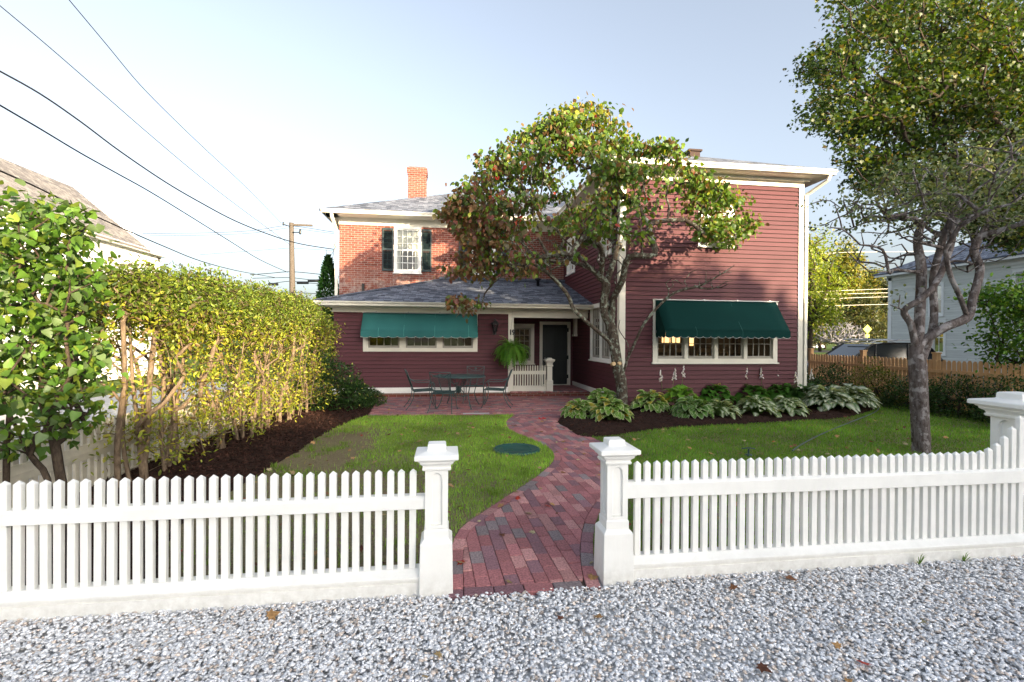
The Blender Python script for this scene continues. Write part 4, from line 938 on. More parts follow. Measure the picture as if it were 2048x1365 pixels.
def gate_post(cx, cy, label, s=1., hs=1., kind='gate post'):
    p = empty('gate_post', (cx, cy, 0), 0, label, kind)
    L = lambda prof: [(r * s, z * hs) for r, z in prof]
    mb = MB(); mb.sqlathe(L([(.110, -.04), (.104, .30), (.104, .322), (.080, .348)]), 0, 0); mb.build('base', M['white'], p, local=True, bevel=.006)
    r = .074; z0, z1 = .348, .80
    mb = MB(); mb.sqlathe(L([(r + .006, z0 - .003), (r + .006, z0 + .05), (r, z0 + .06)]), 0, 0); mb.sqlathe(L([(r - .018, z0 + .05), (r - .018, z1 + .01)]), 0, 0)
    # raised stiles round an arched sunk panel on every face
    for q in range(4):
        T = Matrix.Rotation(q * math.pi / 2, 4, 'Z'); fb = MB(T); ww = r * s; pw = .037 * s; y0 = -(r - .018) * s; y1 = -r * s; zb = (z0 + .062) * hs; zt_ = (z1 + .002) * hs; za = zt_ - .03 - pw; zpb = zb + .02
        we = ww if q % 2 == 0 else -y0 - .0005; ze_ = zt_ + (.001 if q % 2 else 0)
        fb.prism([(-we, y0, zb), (-pw, y0, zb), (-pw, y0, ze_), (-we, y0, ze_)], (0, y1 - y0, 0)); fb.prism([(pw, y0, zb), (we, y0, zb), (we, y0, ze_), (pw, y0, ze_)], (0, y1 - y0, 0))
        fb.prism([(-pw, y0, zb), (pw, y0, zb), (pw, y0, zpb), (-pw, y0, zpb)], (0, y1 - y0, 0))
        arc = [(pw * math.cos(a), y0, za + pw * math.sin(a)) for a in [math.pi * i / 12 for i in range(13)]]
        for (a, b) in zip(arc, arc[1:]): fb.prism([a, (a[0], y0, zt_), (b[0], y0, zt_), b], (0, y1 - y0, 0))
        rr = pw - .004
        path_ = [(-rr, y0, zpb + .006), (rr, y0, zpb + .006)] + [(rr * math.cos(a), y0, za + rr * math.sin(a)) for a in [math.pi * i / 10 for i in range(11)]] + [(-rr, y0, zpb + .006)]
        fb.tube([(x, y0 + .001, z) for x, y, z in path_], .006, 5)
        b_ = len(mb.v); mb.v += fb.v; mb.c += fb.c; mb.f += [[b_ + i for i in f_] for f_ in fb.f]; mb.sm += fb.sm; mb.mi += fb.mi
    mb.build('shaft', M['white'], p, local=True)
    mb = MB(); mb.sqlathe(L([(.074, .79), (.088, .792), (.092, .80), (.092, .808), (.086, .814), (.090, .826), (.104, .838), (.108, .845), (.108, .852), (.118, .858), (.120, .868)]), 0, 0); mb.build('capital', M['white'], p, local=True)
    mb = MB(); mb.sqlathe(L([(.134, .866), (.140, .870), (.140, .894), (.136, .899), (.066, .914), (.061, .917), (.059, .948), (.054, .955), (.03, .959)]), 0, 0); mb.build('cap', M['white'], p, local=True, bevel=.003)
    return p
gate_post(-.065, 3.215, 'white gate post left of the brick path opening, with a water-streaked capital')
g2 = gate_post(1.165, 3.225, 'white gate post right of the brick path opening, chipped at one corner of its cap')
# the big corner post at the right end
bp = gate_post(4.71, 3.37, 'large white corner post with a broad moulded cap where the right picket fence ends', 1.58, 1.285, 'fence post')
# side fence running along X = HX (seen from its back)
sf = empty('side_fence', (HX, 8.4, 0), 0, 'weathered cream picket fence with a broad rail running back along the hedge', 'fence')
p0 = None; y = 3.32
T90 = Matrix.Rotation(math.pi / 2, 4, 'Z')
while y < 13.6:
    if p0 is None: mb = picket_mesh(.02, .72, .062, .03); mb.v = [T90 @ v for v in mb.v]; p0 = mb.build('picket', M['cream_old'], sf, local=True, bevel=.003); p = p0
    else: p = p0.copy(); col.objects.link(p); p.parent = sf
    p.location = (0, y - 8.4, 0); y += .104
mb = MB(); X_ = HX + .02; mb.prism([(X_, 3.27, .33), (X_ + .035, 3.27, .33), (X_ + .035, 3.27, .40), (X_ + .02, 3.27, .44), (X_ + .012, 3.27, .47), (X_, 3.27, .48)], (0, 10.35, 0)); mb.box(X_, 3.27, -.02, X_ + .03, 13.6, .03); mb.build('rail', M['cream_old'], sf)

# porch railing and its little post
pf = empty('porch_railing', (2.36, YA - .02, .13), 0, 'short cream picket railing at the edge of the porch', 'railing'); p0 = None
for i in range(13):
    x = 1.955 + i * .0725
    if p0 is None: p0 = picket_mesh(.27, .885, .034, .03); p0.v = [v - Vector((0, 0, .13)) for v in p0.v]; p0 = p0.build('picket', M['cream'], pf, local=True); p = p0
    else: p = p0.copy(); col.objects.link(p); p.parent = pf
    p.location = (x - 2.36, 0, 0)
mb = MB(); mb.box(1.9, YA - .05, .62, 2.85, YA + .01, .72); mb.build('rail', M['cream'], pf, bevel=.003)
mb = MB(); mb.box(1.9, YA - .06, .10, 2.85, YA + .02, .27).box(1.9, YA - .07, .27, 2.85, YA + .02, .29); mb.build('base_board', M['cream'], pf, bevel=.003)
np_ = empty('newel_post', (2.95, YA - .03, .1), 0, 'small cream newel post with a moulded cap at the porch step', 'post')
mb = MB(); mb.sqlathe([(.095, 0), (.095, .34), (.075, .36)], 0, 0); mb.build('base', M['cream'], np_, local=True, bevel=.004)
mb = MB(); mb.sqlathe([(.073, .35), (.073, .76)], 0, 0); mb.box(-.04, -.078, .40, -.034, -.07, .7).box(.034, -.078, .40, .04, -.07, .7).box(-.04, -.078, .7, .04, -.07, .706); mb.build('shaft', M['cream'], np_, local=True)
mb = MB(); mb.sqlathe([(.075, .75), (.10, .765), (.10, .78), (.085, .79), (.085, .85), (.11, .89), (.13, .90), (.14, .93), (.14, .955), (.07, .975), (.065, .995), (.05, 1.0)], 0, 0); mb.build('cap', M['cream'], np_, local=True)

# ---------------------------------------------------------------- patio table and chairs (wrought iron)
tc = PG(915, 813); tc.x += .03
tb = empty('patio_table', (tc.x, tc.y, 0), 0, 'round dark green wrought iron patio table on the brick patio', 'table'); rT = .64
mb = MB()
mb.lathe([(rT - .01, .722), (rT, .726), (rT, .740), (rT - .012, .744)], (0, 0, 0), 40); mb.build('tabletop', M['iron'], tb, local=True)
mb = MB(); mb.lathe([(.045, .33), (.06, .40), (.05, .46), (.06, .50)], (0, 0, 0), 12)
for k in range(12):
    a = k * math.pi / 6; ca, sa = math.cos(a), math.sin(a); mb.tube([(.05 * ca, .05 * sa, .44), (.12 * ca, .12 * sa, .52), (.2 * ca, .2 * sa, .66), (.3 * ca, .3 * sa, .722)], .006, 5)
    mb.tube([(.05 * ca, .05 * sa, .42), (.12 * ca, .12 * sa, .34), (.15 * ca, .15 * sa, .24)], .006, 5)
mb.tube([(.15 * math.cos(k * .26), .15 * math.sin(k * .26), .24) for k in range(25)], .008, 6); mb.build('pedestal', M['iron'], tb, local=True)
for k in range(4):
    a = k * math.pi / 2 + .5; ca, sa = math.cos(a), math.sin(a); mb = MB(); mb.tube([(.56 * ca, .56 * sa, .722), (.50 * ca, .50 * sa, .5), (.44 * ca, .44 * sa, .3), (.50 * ca, .50 * sa, .12), (.58 * ca, .58 * sa, .01)], .012, 6)
    mb.tube([(.44 * ca, .44 * sa, .3), (.15 * ca, .15 * sa, .26)], .008, 5); mb.lathe([(.025, 0), (.022, .01), (.0, .014)], (.58 * ca, .58 * sa, .001), 10); mb.build('leg', M['iron'], tb, local=True)
def mesh_sheet(mb, c00, c10, c11, c01, nu, nv, r=.0022):
    c00, c10, c11, c01 = map(Vector, (c00, c10, c11, c01))
    for i in range(nu + 1): u = i / nu; mb.tube([c00.lerp(c10, u), c01.lerp(c11, u)], r, 3, cap=False)
    for j in range(nv + 1): v = j / nv; mb.tube([c00.lerp(c01, v), c10.lerp(c11, v)], r, 3, cap=False)
def make_chair():
    c = empty('patio_chair', (0, 0, 0)); w_ = .25
    # faces +Y : seat front at +Y
    mb = MB(); z = .43
    ring = [(-w_, .24, z), (w_, .24, z), (w_ * .9, -.22, z - .02), (-w_ * .9, -.22, z - .02)]
    mb.tube(ring + [ring[0]], .011, 6); mesh_sheet(mb, ring[3], ring[2], ring[1], ring[0], 22, 20); mb.build('seat', M['iron'], c, local=True)
    mb = MB(); b0, b1, y0, y1, z0, z1 = -.21, .21, -.25, -.40, .50, .90
    fr = [(b0, y0, z0), (b0 - .02, y1 + .02, z1 - .04), (b0 - .03, y1, z1), (b1 + .03, y1, z1), (b1 + .02, y1 + .02, z1 - .04), (b1, y0, z0), (0, y0 - .005, z0 - .07), (b0, y0, z0)]
    mb.tube(fr, .010, 6); mesh_sheet(mb, (b0, y0, z0), (b1, y0, z0), (b1 + .01, y1 + .035, z1 - .11), (b0 - .01, y1 + .035, z1 - .11), 20, 14)
    mb.tube([(b0 - .02, y1 + .01, z1 - .02), (-.1, y1 + .03, z1 - .10), (0, y1 + .03, z1 - .115), (.1, y1 + .03, z1 - .10), (b1 + .02, y1 + .01, z1 - .02)], .008, 5)
    for k in range(5): a = math.pi * (.1 + .2 * k); mb.tube([(0, y1 + .02, z1 - .09), (.045 * math.cos(a), y1 + .01, z1 - .07 + .045 * math.sin(a))], .009, 4)
    mb.build('backrest', M['iron'], c, local=True)
    for s in (-1, 1):
        mb = MB(); mb.tube([(s * .215, -.32, .70), (s * .27, -.2, .635), (s * .28, 0, .625), (s * .28, .16, .63), (s * .27, .22, .60), (s * .26, .21, .54), (s * .25, .18, .50), (s * .25, .20, .43)], .010, 6); mb.build('armrest', M['iron'], c, local=True)
        mb = MB(); mb.tube([(s * w_, .22, .43), (s * w_ * .98, .20, .30), (s * w_ * 1.0, .24, .12), (s * w_ * 1.05, .30, .01)], .010, 6); mb.lathe([(.022, 0), (.02, .008), (0, .012)], (s * w_ * 1.05, .30, .001), 8); mb.build('leg', M['iron'], c, local=True)
        mb = MB(); mb.tube([(s * b1, y0, z0), (s * .225, -.22, .41), (s * .235, -.24, .25), (s * .25, -.32, .10), (s * .27, -.40, .01)], .010, 6); mb.lathe([(.022, 0), (.02, .008), (0, .012)], (s * .27, -.40, .001), 8); mb.build('leg', M['iron'], c, local=True)
    return c
c0 = make_chair(); gpc = 'wrought iron chairs round the patio table'
for i, (x, y, rz, lb) in enumerate(((tc.x - .86, tc.y - .18, R(-80), 'green iron patio chair at the left of the round table, facing right'),
                                    (tc.x - .36, tc.y - .72, R(-12), 'green iron patio chair on the near side of the round table, back to the lawn'),
                                    (tc.x + .42, tc.y + .78, R(172), 'green iron patio chair behind the round table, facing the lawn'),
                                    (tc.x + .88, tc.y - .12, R(78), 'green iron patio chair at the right of the round table, facing left'))):
    c = c0 if i == 0 else copy_tree(c0); c.location = (x, y, .002); c.rotation_euler = (0, 0, rz); tag(c, lb, 'chair', gpc)

# lawn disc, drain channel, garden hose
dc = PG(1033, 901); mb = MB(); mb.lathe([(.345, -.02), (.345, .022), (.33, .034), (.30, .036), (.29, .03), (.10, .034), (0, .036)], (dc.x, dc.y, 0), 36)
for k in range(6): a = k * math.pi / 3; mb.lathe([(.014, .03), (.014, .042), (0, .045)], (dc.x + .31 * math.cos(a), dc.y + .31 * math.sin(a), 0), 6)
for k in range(-3, 4): mb.box(dc.x - .2, dc.y + k * .05 - .006, .03, dc.x + .2, dc.y + k * .05 + .006, .038)
o = mb.build('tank_lid', painted('green_plastic', (.012, .075, .06), .5, .3)); tag(o, 'round dark green plastic tank lid set flush in the left lawn', 'lid')
a, b = PG(926, 828), PG(979, 828); mb = MB(); mb.box(a.x, a.y - .06, -.02, b.x, a.y + .05, .008)
for k in range(24): x = a.x + (b.x - a.x) * (k + .5) / 24; mb.box(x - .006, a.y - .045, .006, x + .006, a.y + .035, .012)
o = mb.build('drain_channel', M['galv']); tag(o, 'grey slotted drain channel at the front edge of the brick patio', 'drain')
hp = smoothline(G([(1585, 906), (1610, 889), (1650, 869), (1700, 848), (1740, 832), (1756, 822), (1757, 812), (1745, 806), (1700, 806)]), 6)
o = MB().tube([(p.x, p.y, .03) for p in hp], .011, 6).build('garden_hose', mat('hose', (.07, .10, .085), .5)); tag(o, 'thin grey green garden hose curving across the right lawn', 'hose')

q = PG(1497, 912); mb = MB(); mb.tube([(q.x, q.y, 0), (q.x, q.y, .10)], .012, 8); mb.tube([(q.x - .09, q.y + .02, .10), (q.x, q.y, .115), (q.x + .09, q.y - .02, .10)], .009, 6); mb.lathe([(.05, .0), (.045, .02), (.012, .03)], (q.x, q.y, 0), 10)
o = mb.build('sprinkler', M['iron']); tag(o, 'small dark green lawn sprinkler behind the right picket fence', 'sprinkler')
# ---------------------------------------------------------------- hanging fern
fc = PY(1024, 698, 13.42)
fern = empty('hanging_fern', tuple(fc), 0, 'bushy green fern in a hanging basket beside the porch post', 'fern')
mb = MB(); mb.lathe([(.10, -.16), (.15, -.05), (.165, 0), (.155, 0), (.13, -.05)], (0, 0, 0), 18); mb.build('basket', M['black'], fern, local=True)
mb = MB(); top = 2.46 - fc.z
for k in range(3): a = k * 2.094; mb.tube([(.16 * math.cos(a), .16 * math.sin(a), 0), (0, 0, top * .8)], .0015, 4)
mb.tube([(0, 0, top * .8), (0, 0, top)], .002, 4); mb.build('hanger', M['black'], fern, local=True)
V = []; Q = []; C_ = []
for k in range(430):
    az = rng.uniform(0, 6.28); el = rng.uniform(-.4, .95) if k % 9 else rng.uniform(.9, 1.4); L_ = rng.uniform(.34, .68) * (1.0 if el < .9 else .8); p = np.array([.05 * math.cos(az), .05 * math.sin(az), .0]); d = np.array([math.cos(az) * math.cos(el), math.sin(az) * math.cos(el), math.sin(el)])
    cc = np.array([.09, .25, .03]) * rng.uniform(.55, 1.5) + np.array([.05, .03, 0]) * rng.uniform(0, 1); nseg = 15
    side = np.cross(d, [0, 0, 1.]); side /= np.linalg.norm(side) + 1e-6
    for s in range(nseg):
        u = s / nseg; d = d + np.array([0, 0, -.11 - .07 * u]); d /= np.linalg.norm(d); q = p + d * L_ / nseg; wd = .055 * math.sin(math.pi * (u * .85 + .12)) + .006
        for sg in (-1, 1):
            tipp = (p + q) / 2 + side * sg * wd + d * .012 + np.array([0, 0, -.01]); b_ = len(V)
            V += [p, q - (q - p) * .25, tipp]; Q.append((b_, b_ + 1, b_ + 2)); C_ += [cc * rng.uniform(.85, 1.15)] * 3
        p = q
link('fronds', np_mesh('fronds', np.array(V), [np.array(Q)], np.array(C_)), M['leaf'], fern, local=True)

# ---------------------------------------------------------------- utility pole and wires
pp = PY(585, 590, 30); px_ = pp.x
up_ = empty('utility_pole', (px_, 30, 0), 0, 'weathered wooden utility pole with a crossarm beyond the hedge', 'utility pole')
zt = PY(582, 446, 30).z
MB().tube([(px_ + .05, 30, -.1), (px_, 30, 4), (px_ - .08, 30, zt)], [.19, .17, .13], 14).build('pole', M['polewood'], up_)
def zp(v): return PY(585, v, 30).z
mb = MB(); mb.box(px_ - .1, 29.85, zp(451) - .05, px_ + 1.15, 29.95, zp(451) + .06); mb.build('crossarm', M['polewood'], up_)
mb = MB(); mb.tube([(px_, 29.9, zp(466)), (px_ + .45, 29.8, zp(466))], .03, 6); mb.lathe([(.05, 0), (.08, .05), (.05, .1), (.08, .15), (.05, .2), (.07, .26), (.02, .3)], (px_ + .48, 29.8, zp(470)), 8); mb.build('insulator', M['black'], up_)
mb = MB(); mb.tube([(px_ - .5, 29.9, zp(450)), (px_, 29.9, zp(456))], .025, 6); mb.lathe([(.04, 0), (.07, .05), (.04, .1), (.06, .16)], (px_ - .5, 29.9, zp(452)), 8); mb.build('insulator', M['black'], up_)
for u0, u1, v in ((537, 556, 569), (594, 617, 566), (616, 638, 562)):
    a, b = PY(u0, v, 30.2), PY(u1, v, 30.2); MB().tube([a, b], .085, 10).build('splice_case', M['black'], up_)
def wire(pix, t0, t1, r, m, label, ext0=.5, ext1=0):
    n_ = len(pix); s = [0]
    for a, b in zip(pix, pix[1:]): s.append(s[-1] + math.hypot(a[0] - b[0], a[1] - b[1]))
    P = [PT(u, v, 1 / ((1 - q / s[-1]) / t0 + (q / s[-1]) / t1)) for (u, v), q in zip(pix, s)]
    P = smoothline(P, 5); 
    if ext0: P = [P[0] + (P[0] - P[2]).normalized() * ext0 * t0] + P
    if ext1: P = P + [P[-1] + (P[-1] - P[-2]).normalized() * ext1 * t1]
    o = MB().tube(P, r, 5).build('power_line', m); tag(o, label, 'wire'); return o
tp = pp.y * math.cos(TH) + px_ * math.sin(TH)
wire([(138, 0), (215, 92), (280, 170), (350, 241), (415, 303), (490, 373), (563, 447)], 11, tp, .012, M['wire_l'], 'thin grey wire from the top of the picture down to the pole top')
wire([(0, 12), (100, 96), (200, 183), (300, 270), (400, 354), (480, 416), (583, 492)], 10, tp, .012, M['wire_l'], 'thin grey wire entering at the upper left corner and meeting the pole')
tb_ = YC * math.cos(TH) - 3.7 * math.sin(TH)
wire([(0, 143), (80, 188), (160, 243), (240, 303), (330, 364), (400, 405), (470, 442), (540, 470), (600, 488), (668, 499)], 7.5, tb_, .015, M['wire'], 'twisted black service cable ending at the corner of the brick house')
wire([(0, 211), (80, 258), (160, 306), (230, 345), (300, 384), (380, 433), (460, 483), (520, 520), (575, 545)], 8, tp, .016, M['wire'], 'thick black cable sagging to the pole above the hedge')
wire([(0, 342), (80, 378), (160, 418), (240, 455), (330, 494), (400, 522), (470, 541), (530, 552)], 8, tp, .016, M['wire'], 'lowest black cable crossing the roof of the white house', ext1=.1)
def hwire(pix, r, m, lb): wire(pix, tp + 1.5, tp + 1.5, r * 1.35, m, lb, ext0=0)
hwire([(285, 468), (345, 467), (420, 466), (500, 462), (560, 453), (583, 452)], .012, M['wire_l'], 'uppermost level wire left of the pole top')
hwire([(300, 472), (400, 471), (500, 467), (570, 457), (583, 457)], .010, M['wire_l'], 'second level wire just under the uppermost one left of the pole')
hwire([(583, 452), (620, 457), (650, 462), (678, 466)], .012, M['wire'], 'wire from the pole top to behind the brick house')
hwire([(583, 456), (630, 463), (678, 469)], .010, M['wire_l'], 'paler wire right of the pole just under the crossarm')
hwire([(400, 510), (480, 504), (560, 498), (585, 497), (640, 500), (678, 503)], .008, M['wire_l'], 'faint wire at the middle height of the pole')
hwire([(500, 550), (540, 547), (583, 544), (640, 549), (678, 553)], .016, M['wire'], 'dark cable crossing the pole just above the splice cases')
hwire([(505, 557), (550, 556), (583, 556), (620, 560), (650, 563)], .014, M['wire'], 'dark cable carrying the right splice cases')
hwire([(540, 568), (560, 565), (583, 563), (610, 566), (655, 569)], .014, M['wire'], 'dark cable carrying the left splice case')
hwire([(583, 585), (620, 587), (660, 590)], .014, M['wire'], 'lowest dark cable right of the pole')
tf = 44.
for pix, lb in (([(1610, 612), (1650, 612), (1700, 611), (1780, 609)], 'lowest bright wire in front of the yellow trees'), ([(1610, 600), (1650, 599), (1710, 596), (1780, 594)], 'second bright wire from the bottom in front of the yellow trees'),
                ([(1640, 589), (1700, 588), (1780, 586)], 'third bright wire from the bottom in front of the yellow trees'), ([(1640, 584), (1700, 581), (1780, 578)], 'fourth bright wire from the bottom in front of the yellow trees'), ([(1640, 508), (1700, 505), (1780, 504)], 'topmost bright wire before the yellow trees')):
    wire(pix, tf, tf, .028, mat('sunlit_cable', (.6, .55, .45), .5), lb, .3, .3)

# ---------------------------------------------------------------- pedestrian sign
sp = PT(1735, 659, 58); sg = empty('crossing_sign', (sp.x, sp.y, 0), 0, 'yellow green diamond crossing sign with a walking figure on a post', 'road sign')
yl = mat('sign_yellow_green', (.75, .85, .02), .5); d_ = .56
MB().tube([(sp.x, sp.y + .05, -.05), (sp.x, sp.y + .05, sp.z + .5)], .03, 6).build('post', M['metal'], sg)
MB().prism([(sp.x, sp.y, sp.z - d_), (sp.x + d_, sp.y, sp.z), (sp.x, sp.y, sp.z + d_), (sp.x - d_, sp.y, sp.z)], (0, .01, 0)).build('sign_plate', yl, sg)
MB().box(sp.x - .22, sp.y, sp.z - .98, sp.x + .28, sp.y + .01, sp.z - .62).build('arrow_plate', yl, sg)
mb = MB(); y_ = sp.y - .006
def bar(mb, a, b, w_): a, b = Vector((sp.x + a[0], y_, sp.z + a[1])), Vector((sp.x + b[0], y_, sp.z + b[1])); s = (b - a).cross(Vector((0, 1, 0))).normalized() * w_; mb.prism([a - s, a + s, b + s, b - s], (0, .004, 0))
for a, b, w_ in (((0, .15), (.0, -.02), .05), ((0, 0), (-.1, -.26), .03), ((0, 0), (.09, -.26), .03), ((0, .12), (-.12, .0), .02), ((0, .12), (.11, .02), .02)): bar(mb, a, b, w_)
mb.prism([(sp.x + .055 * math.cos(a), y_, sp.z + .22 + .055 * math.sin(a)) for a in [k * .785 for k in range(8)]], (0, .004, 0)); mb.build('walking_figure', M['black'], sg)
mb = MB(); bar(mb, (.12, -.7), (-.08, -.88), .02); bar(mb, (-.1, -.9), (-.1, -.78), .02); bar(mb, (-.1, -.9), (.02, -.9), .02); mb.build('arrow', M['black'], sg)

# ---------------------------------------------------------------- cars
def car(loc, rz, body, label, glass, rack=False, L_=4.7, H_=1.72, W_=1.85, van=False):
    c = empty('parked_car', loc, rz, label, 'car')
    hl = L_ / 2
    side = [(-hl, .35), (-hl, .75), (-hl + .25, .88), (-hl + 1.0, 1.0), (hl - .25, 1.05), (hl, .95), (hl, .35)]
    def arch(x0): return [(x0 + .40 * math.cos(a), .33 + .40 * math.sin(a)) for a in [math.pi * (1 - i / 8) for i in range(9)]]
    low = [(-hl, .28)] + arch(-hl + .9) + arch(hl - .85) + [(hl, .28)]
    out = [(x, z) for x, z in low] + [(hl, .95), (hl - .15, 1.04), (-hl + 1.1, .99), (-hl + .25, .86), (-hl, .7)]
    mb = MB(); mb.prism([(x, -W_ / 2, z) for x, z in out], (0, W_, 0)); mb.build('body', body, c, local=True, bevel=.05)
    cab = [(-hl + 1.0, .98), (-hl + 1.85, H_ - .06), (-hl + 2.3, H_), (hl - .7, H_ - .02), (hl - .12, 1.02)]
    i_ = .10
    mb = MB(); n_ = len(cab); vs = [(x, -W_ / 2 + (i_ if z > 1.1 else 0.03), z) for x, z in cab] + [(x, W_ / 2 - (i_ if z > 1.1 else .03), z) for x, z in cab]
    mb._add(vs, [tuple(range(n_))[::-1], tuple(range(n_, 2 * n_))] + [(i, (i + 1) % n_, n_ + (i + 1) % n_, n_ + i) for i in range(n_)]); mb.build('cabin', glass, c, local=True)
    mb = MB(); e = .012
    rp = [(-hl + 1.8, H_ - .1), (-hl + 2.3, H_ + .015), (hl - .7, H_ - .005), (hl - .5, H_ - .14), (hl - .75, H_ - .06), (-hl + 2.3, H_ - .06)]
    mb.prism([(x, -W_ / 2 + i_ - e, z) for x, z in rp], (0, W_ - 2 * i_ + 2 * e, 0))
    for s in (-1, 1):
        for (x0, z0), (x1, z1) in (((-hl + .98, .97), (-hl + 1.87, H_ - .05)), ((hl - .7, H_ - .05), (hl - .1, 1.0)), ((-.35, 1.0), (-.28, H_ - .05)), ((.85, 1.0), (.9, H_ - .05))):
            y0 = s * (W_ / 2 - .03); y1 = s * (W_ / 2 - i_); mb.tube([(x0, y0 + s * .01, z0), (x1, y1 + s * .01, z1)], .035, 6)
    mb.build('roof', body, c, local=True)
    for x in (-hl + .9, hl - .85):
        for s in (-1, 1):
            t = MB(Matrix.Translation((x, s * (W_ / 2 - .12), .33)) @ Matrix.Rotation(math.pi / 2, 4, 'X')); t.lathe([(.2, -.11), (.33, -.10), (.34, 0), (.33, .10), (.2, .11)], (0, 0, 0), 20); wo = t.build('wheel', M['rubber'], c, local=True)
            t = MB(Matrix.Translation((x, s * (W_ / 2 - .12), .33)) @ Matrix.Rotation(math.pi / 2, 4, 'X')); t.lathe([(.05, -.12), (.19, -.115), (.2, 0), (.19, .115), (.05, .12)], (0, 0, 0), 12); t.build('rim', M['metal'], wo, local=True)
    for s in (-1, 1):
        MB().box(-hl - .01, s * .55, .62, -hl + .05, s * .85, .78).build('headlight', M['piping'], c, local=True)
    if rack:
        mb = MB()
        for s in (-1, 1): mb.tube([(-hl + 1.9, s * .62, H_), (-hl + 2.2, s * .62, H_ + .09), (hl - 1.0, s * .62, H_ + .09), (hl - .7, s * .62, H_)], .022, 6)
        for x in (-.45, .65): mb.tube([(x, -.75, H_ + .12), (x, .75, H_ + .12)], .025, 6)
        mb.build('roof_rack', M['metal'], c, local=True)
    return c
def carpaint(n_, c): return mat(n_, c, .25, .6, .3)
gl = mat('car_glass', (.02, .025, .03), .08, .8)
cs_ = PT(1735, 690, 18.8); car((cs_.x, cs_.y, -.03), R(-9), carpaint('black_car_paint', (.01, .011, .013)), 'black station wagon with roof bars parked behind the cedar fence', gl, True, 4.5, 1.62)
c2_ = PT(1618, 690, 92); car((c2_.x, c2_.y, -.03), R(176), carpaint('silver_car_paint', (.62, .63, .65)), 'silver minivan on the far road past the house corner', gl, False, 4.9, 1.7)
c3_ = PT(1700, 690, 70); car((c3_.x, c3_.y, -.03), R(4), carpaint('dark_blue_paint', (.02, .025, .05)), 'dark sedan on the far road beneath the bare grey tree', gl, False, 4.5, 1.4)

# ---------------------------------------------------------------- cedar picket fence beyond the right bed
fa = PT(1640, 705, 15.5); fb_ = PT(1960, 722, 9.8)
a = Vector((12.5, 15.1, 0)); b = Vector((11.75, 8.0, 0)); dv = (b - a).normalized(); nm = Vector((-dv.y, dv.x, 0))
if nm.x > 0: nm = -nm
cf = empty('cedar_fence', tuple(a), 0, 'unpainted cedar picket fence behind the shrubs at the right', 'fence'); Ln = (b - a).length; zt_ = 1.2
T = Matrix(((dv.x, nm.x, 0, a.x), (dv.y, nm.y, 0, a.y), (0, 0, 1, 0), (0, 0, 0, 1)))
n_ = int(Ln / .125); p0 = None
for i in range(n_):
    mb = MB(T); x = i * .125; h = zt_ + rnd.uniform(-.012, .012)
    mb.prism([(x, 0, .0), (x + .092, 0, .0), (x + .092, 0, h - .05), (x + .066, 0, h), (x + .026, 0, h), (x, 0, h - .05)], (0, .02, 0)); mb.build('picket', M['cedar'], cf)
mb = MB(T); mb.box(0, .02, .26, Ln, .06, .34).box(0, .02, .88, Ln, .06, .96); mb.build('rail', M['cedar'], cf)
for k in range(4): mb = MB(T); x = k * Ln / 3; mb.box(x - .06, -.12, -.05, x + .06, -.004, 1.34).box(x - .075, -.135, 1.34, x + .075, .01, 1.38); mb.build('post', M['cedar'], cf, bevel=.005)

# unseen shade trees added behind the camera: (x, y, height, half width, label, leaves, half crown height)
SHADE = [
    (22.5, -21, 12.2, 3.6, 'broad unseen shade tree added behind the camera before the middle of the added building', 5200, 4.2),
    (28.0, -21, 10.9, 3.4, 'unseen shade tree added behind the camera right of the broad one', 5200, 4.0),
    (34.6, -21, 15.6, 3.2, 'tallest unseen shade tree added behind the camera', 5200, 5.2),
    (41.0, -21, 16.5, 3.8, 'unseen shade tree added behind the camera right of the tallest', 5200, 5.0),
    (46.5, -21, 12.5, 4.0, 'unseen shade tree added behind the camera near the right end of the added building', 5000, 4.5),
]
# ================================================================= PLANTS
def frames(d, nrm):
    d = d / (np.linalg.norm(d, axis=1)[:, None] + 1e-9); s = np.cross(d, nrm); s /= np.linalg.norm(s, axis=1)[:, None] + 1e-9; n = np.cross(s, d)
    return np.stack([s, d, n], 2)      # columns: side, along, normal
OVAL = (np.array([(0, 0, 0), (-.32, .32, .05), (-.27, .70, .03), (0, 1, -.12), (.27, .70, .03), (.32, .32, .05), (0, .5, -.03)]), [np.array([(0, 6, 1), (3, 2, 6), (2, 1, 6), (0, 5, 6), (5, 4, 6), (4, 3, 6)])])
LONG = (np.array([(0, 0, 0), (-.20, .35, .04), (-.17, .7, .02), (0, 1, -.10), (.17, .7, .02), (.20, .35, .04)]), [np.array([(0, 3, 2, 1), (0, 5, 4, 3)])])
DROOP = (np.array([(0, 0, 0), (-.33, .25, -.02), (-.36, .60, -.16), (0, 1, -.42), (.36, .60, -.16), (.33, .25, -.02), (0, .5, -.02)]), [np.array([(0, 6, 1), (3, 2, 6), (2, 1, 6), (0, 5, 6), (5, 4, 6), (4, 3, 6)])])
HEART = (np.array([(0, 0, 0), (-.36, -.02, .06), (-.44, .3, .09), (-.24, .68, .04), (0, 1.0, -.14), (.24, .68, .04), (.44, .3, .09), (.36, -.02, .06), (0, .45, -.04)]), [np.array([(0, 8, 1), (1, 8, 2), (2, 8, 3), (3, 8, 4), (8, 0, 7), (8, 7, 6), (8, 6, 5), (8, 5, 4)])])
mo = [(0, 0), (-.16, .14), (-.46, .08), (-.34, .30), (-.60, .52), (-.28, .54), (0, 1.0), (.28, .54), (.60, .52), (.34, .30), (.46, .08), (.16, .14)]
MAPLE = (np.array([(x, y, -.06 * abs(x)) for x, y in mo] + [(0, .38, .02)]), [np.array([(i, 12, (i + 1) % 12) for i in range(12)])])
QUAD = (np.array([(0, 0, 0), (-.38, .5, .05), (0, 1, -.05), (.38, .5, .05)]), [np.array([(0, 3, 2, 1)])])
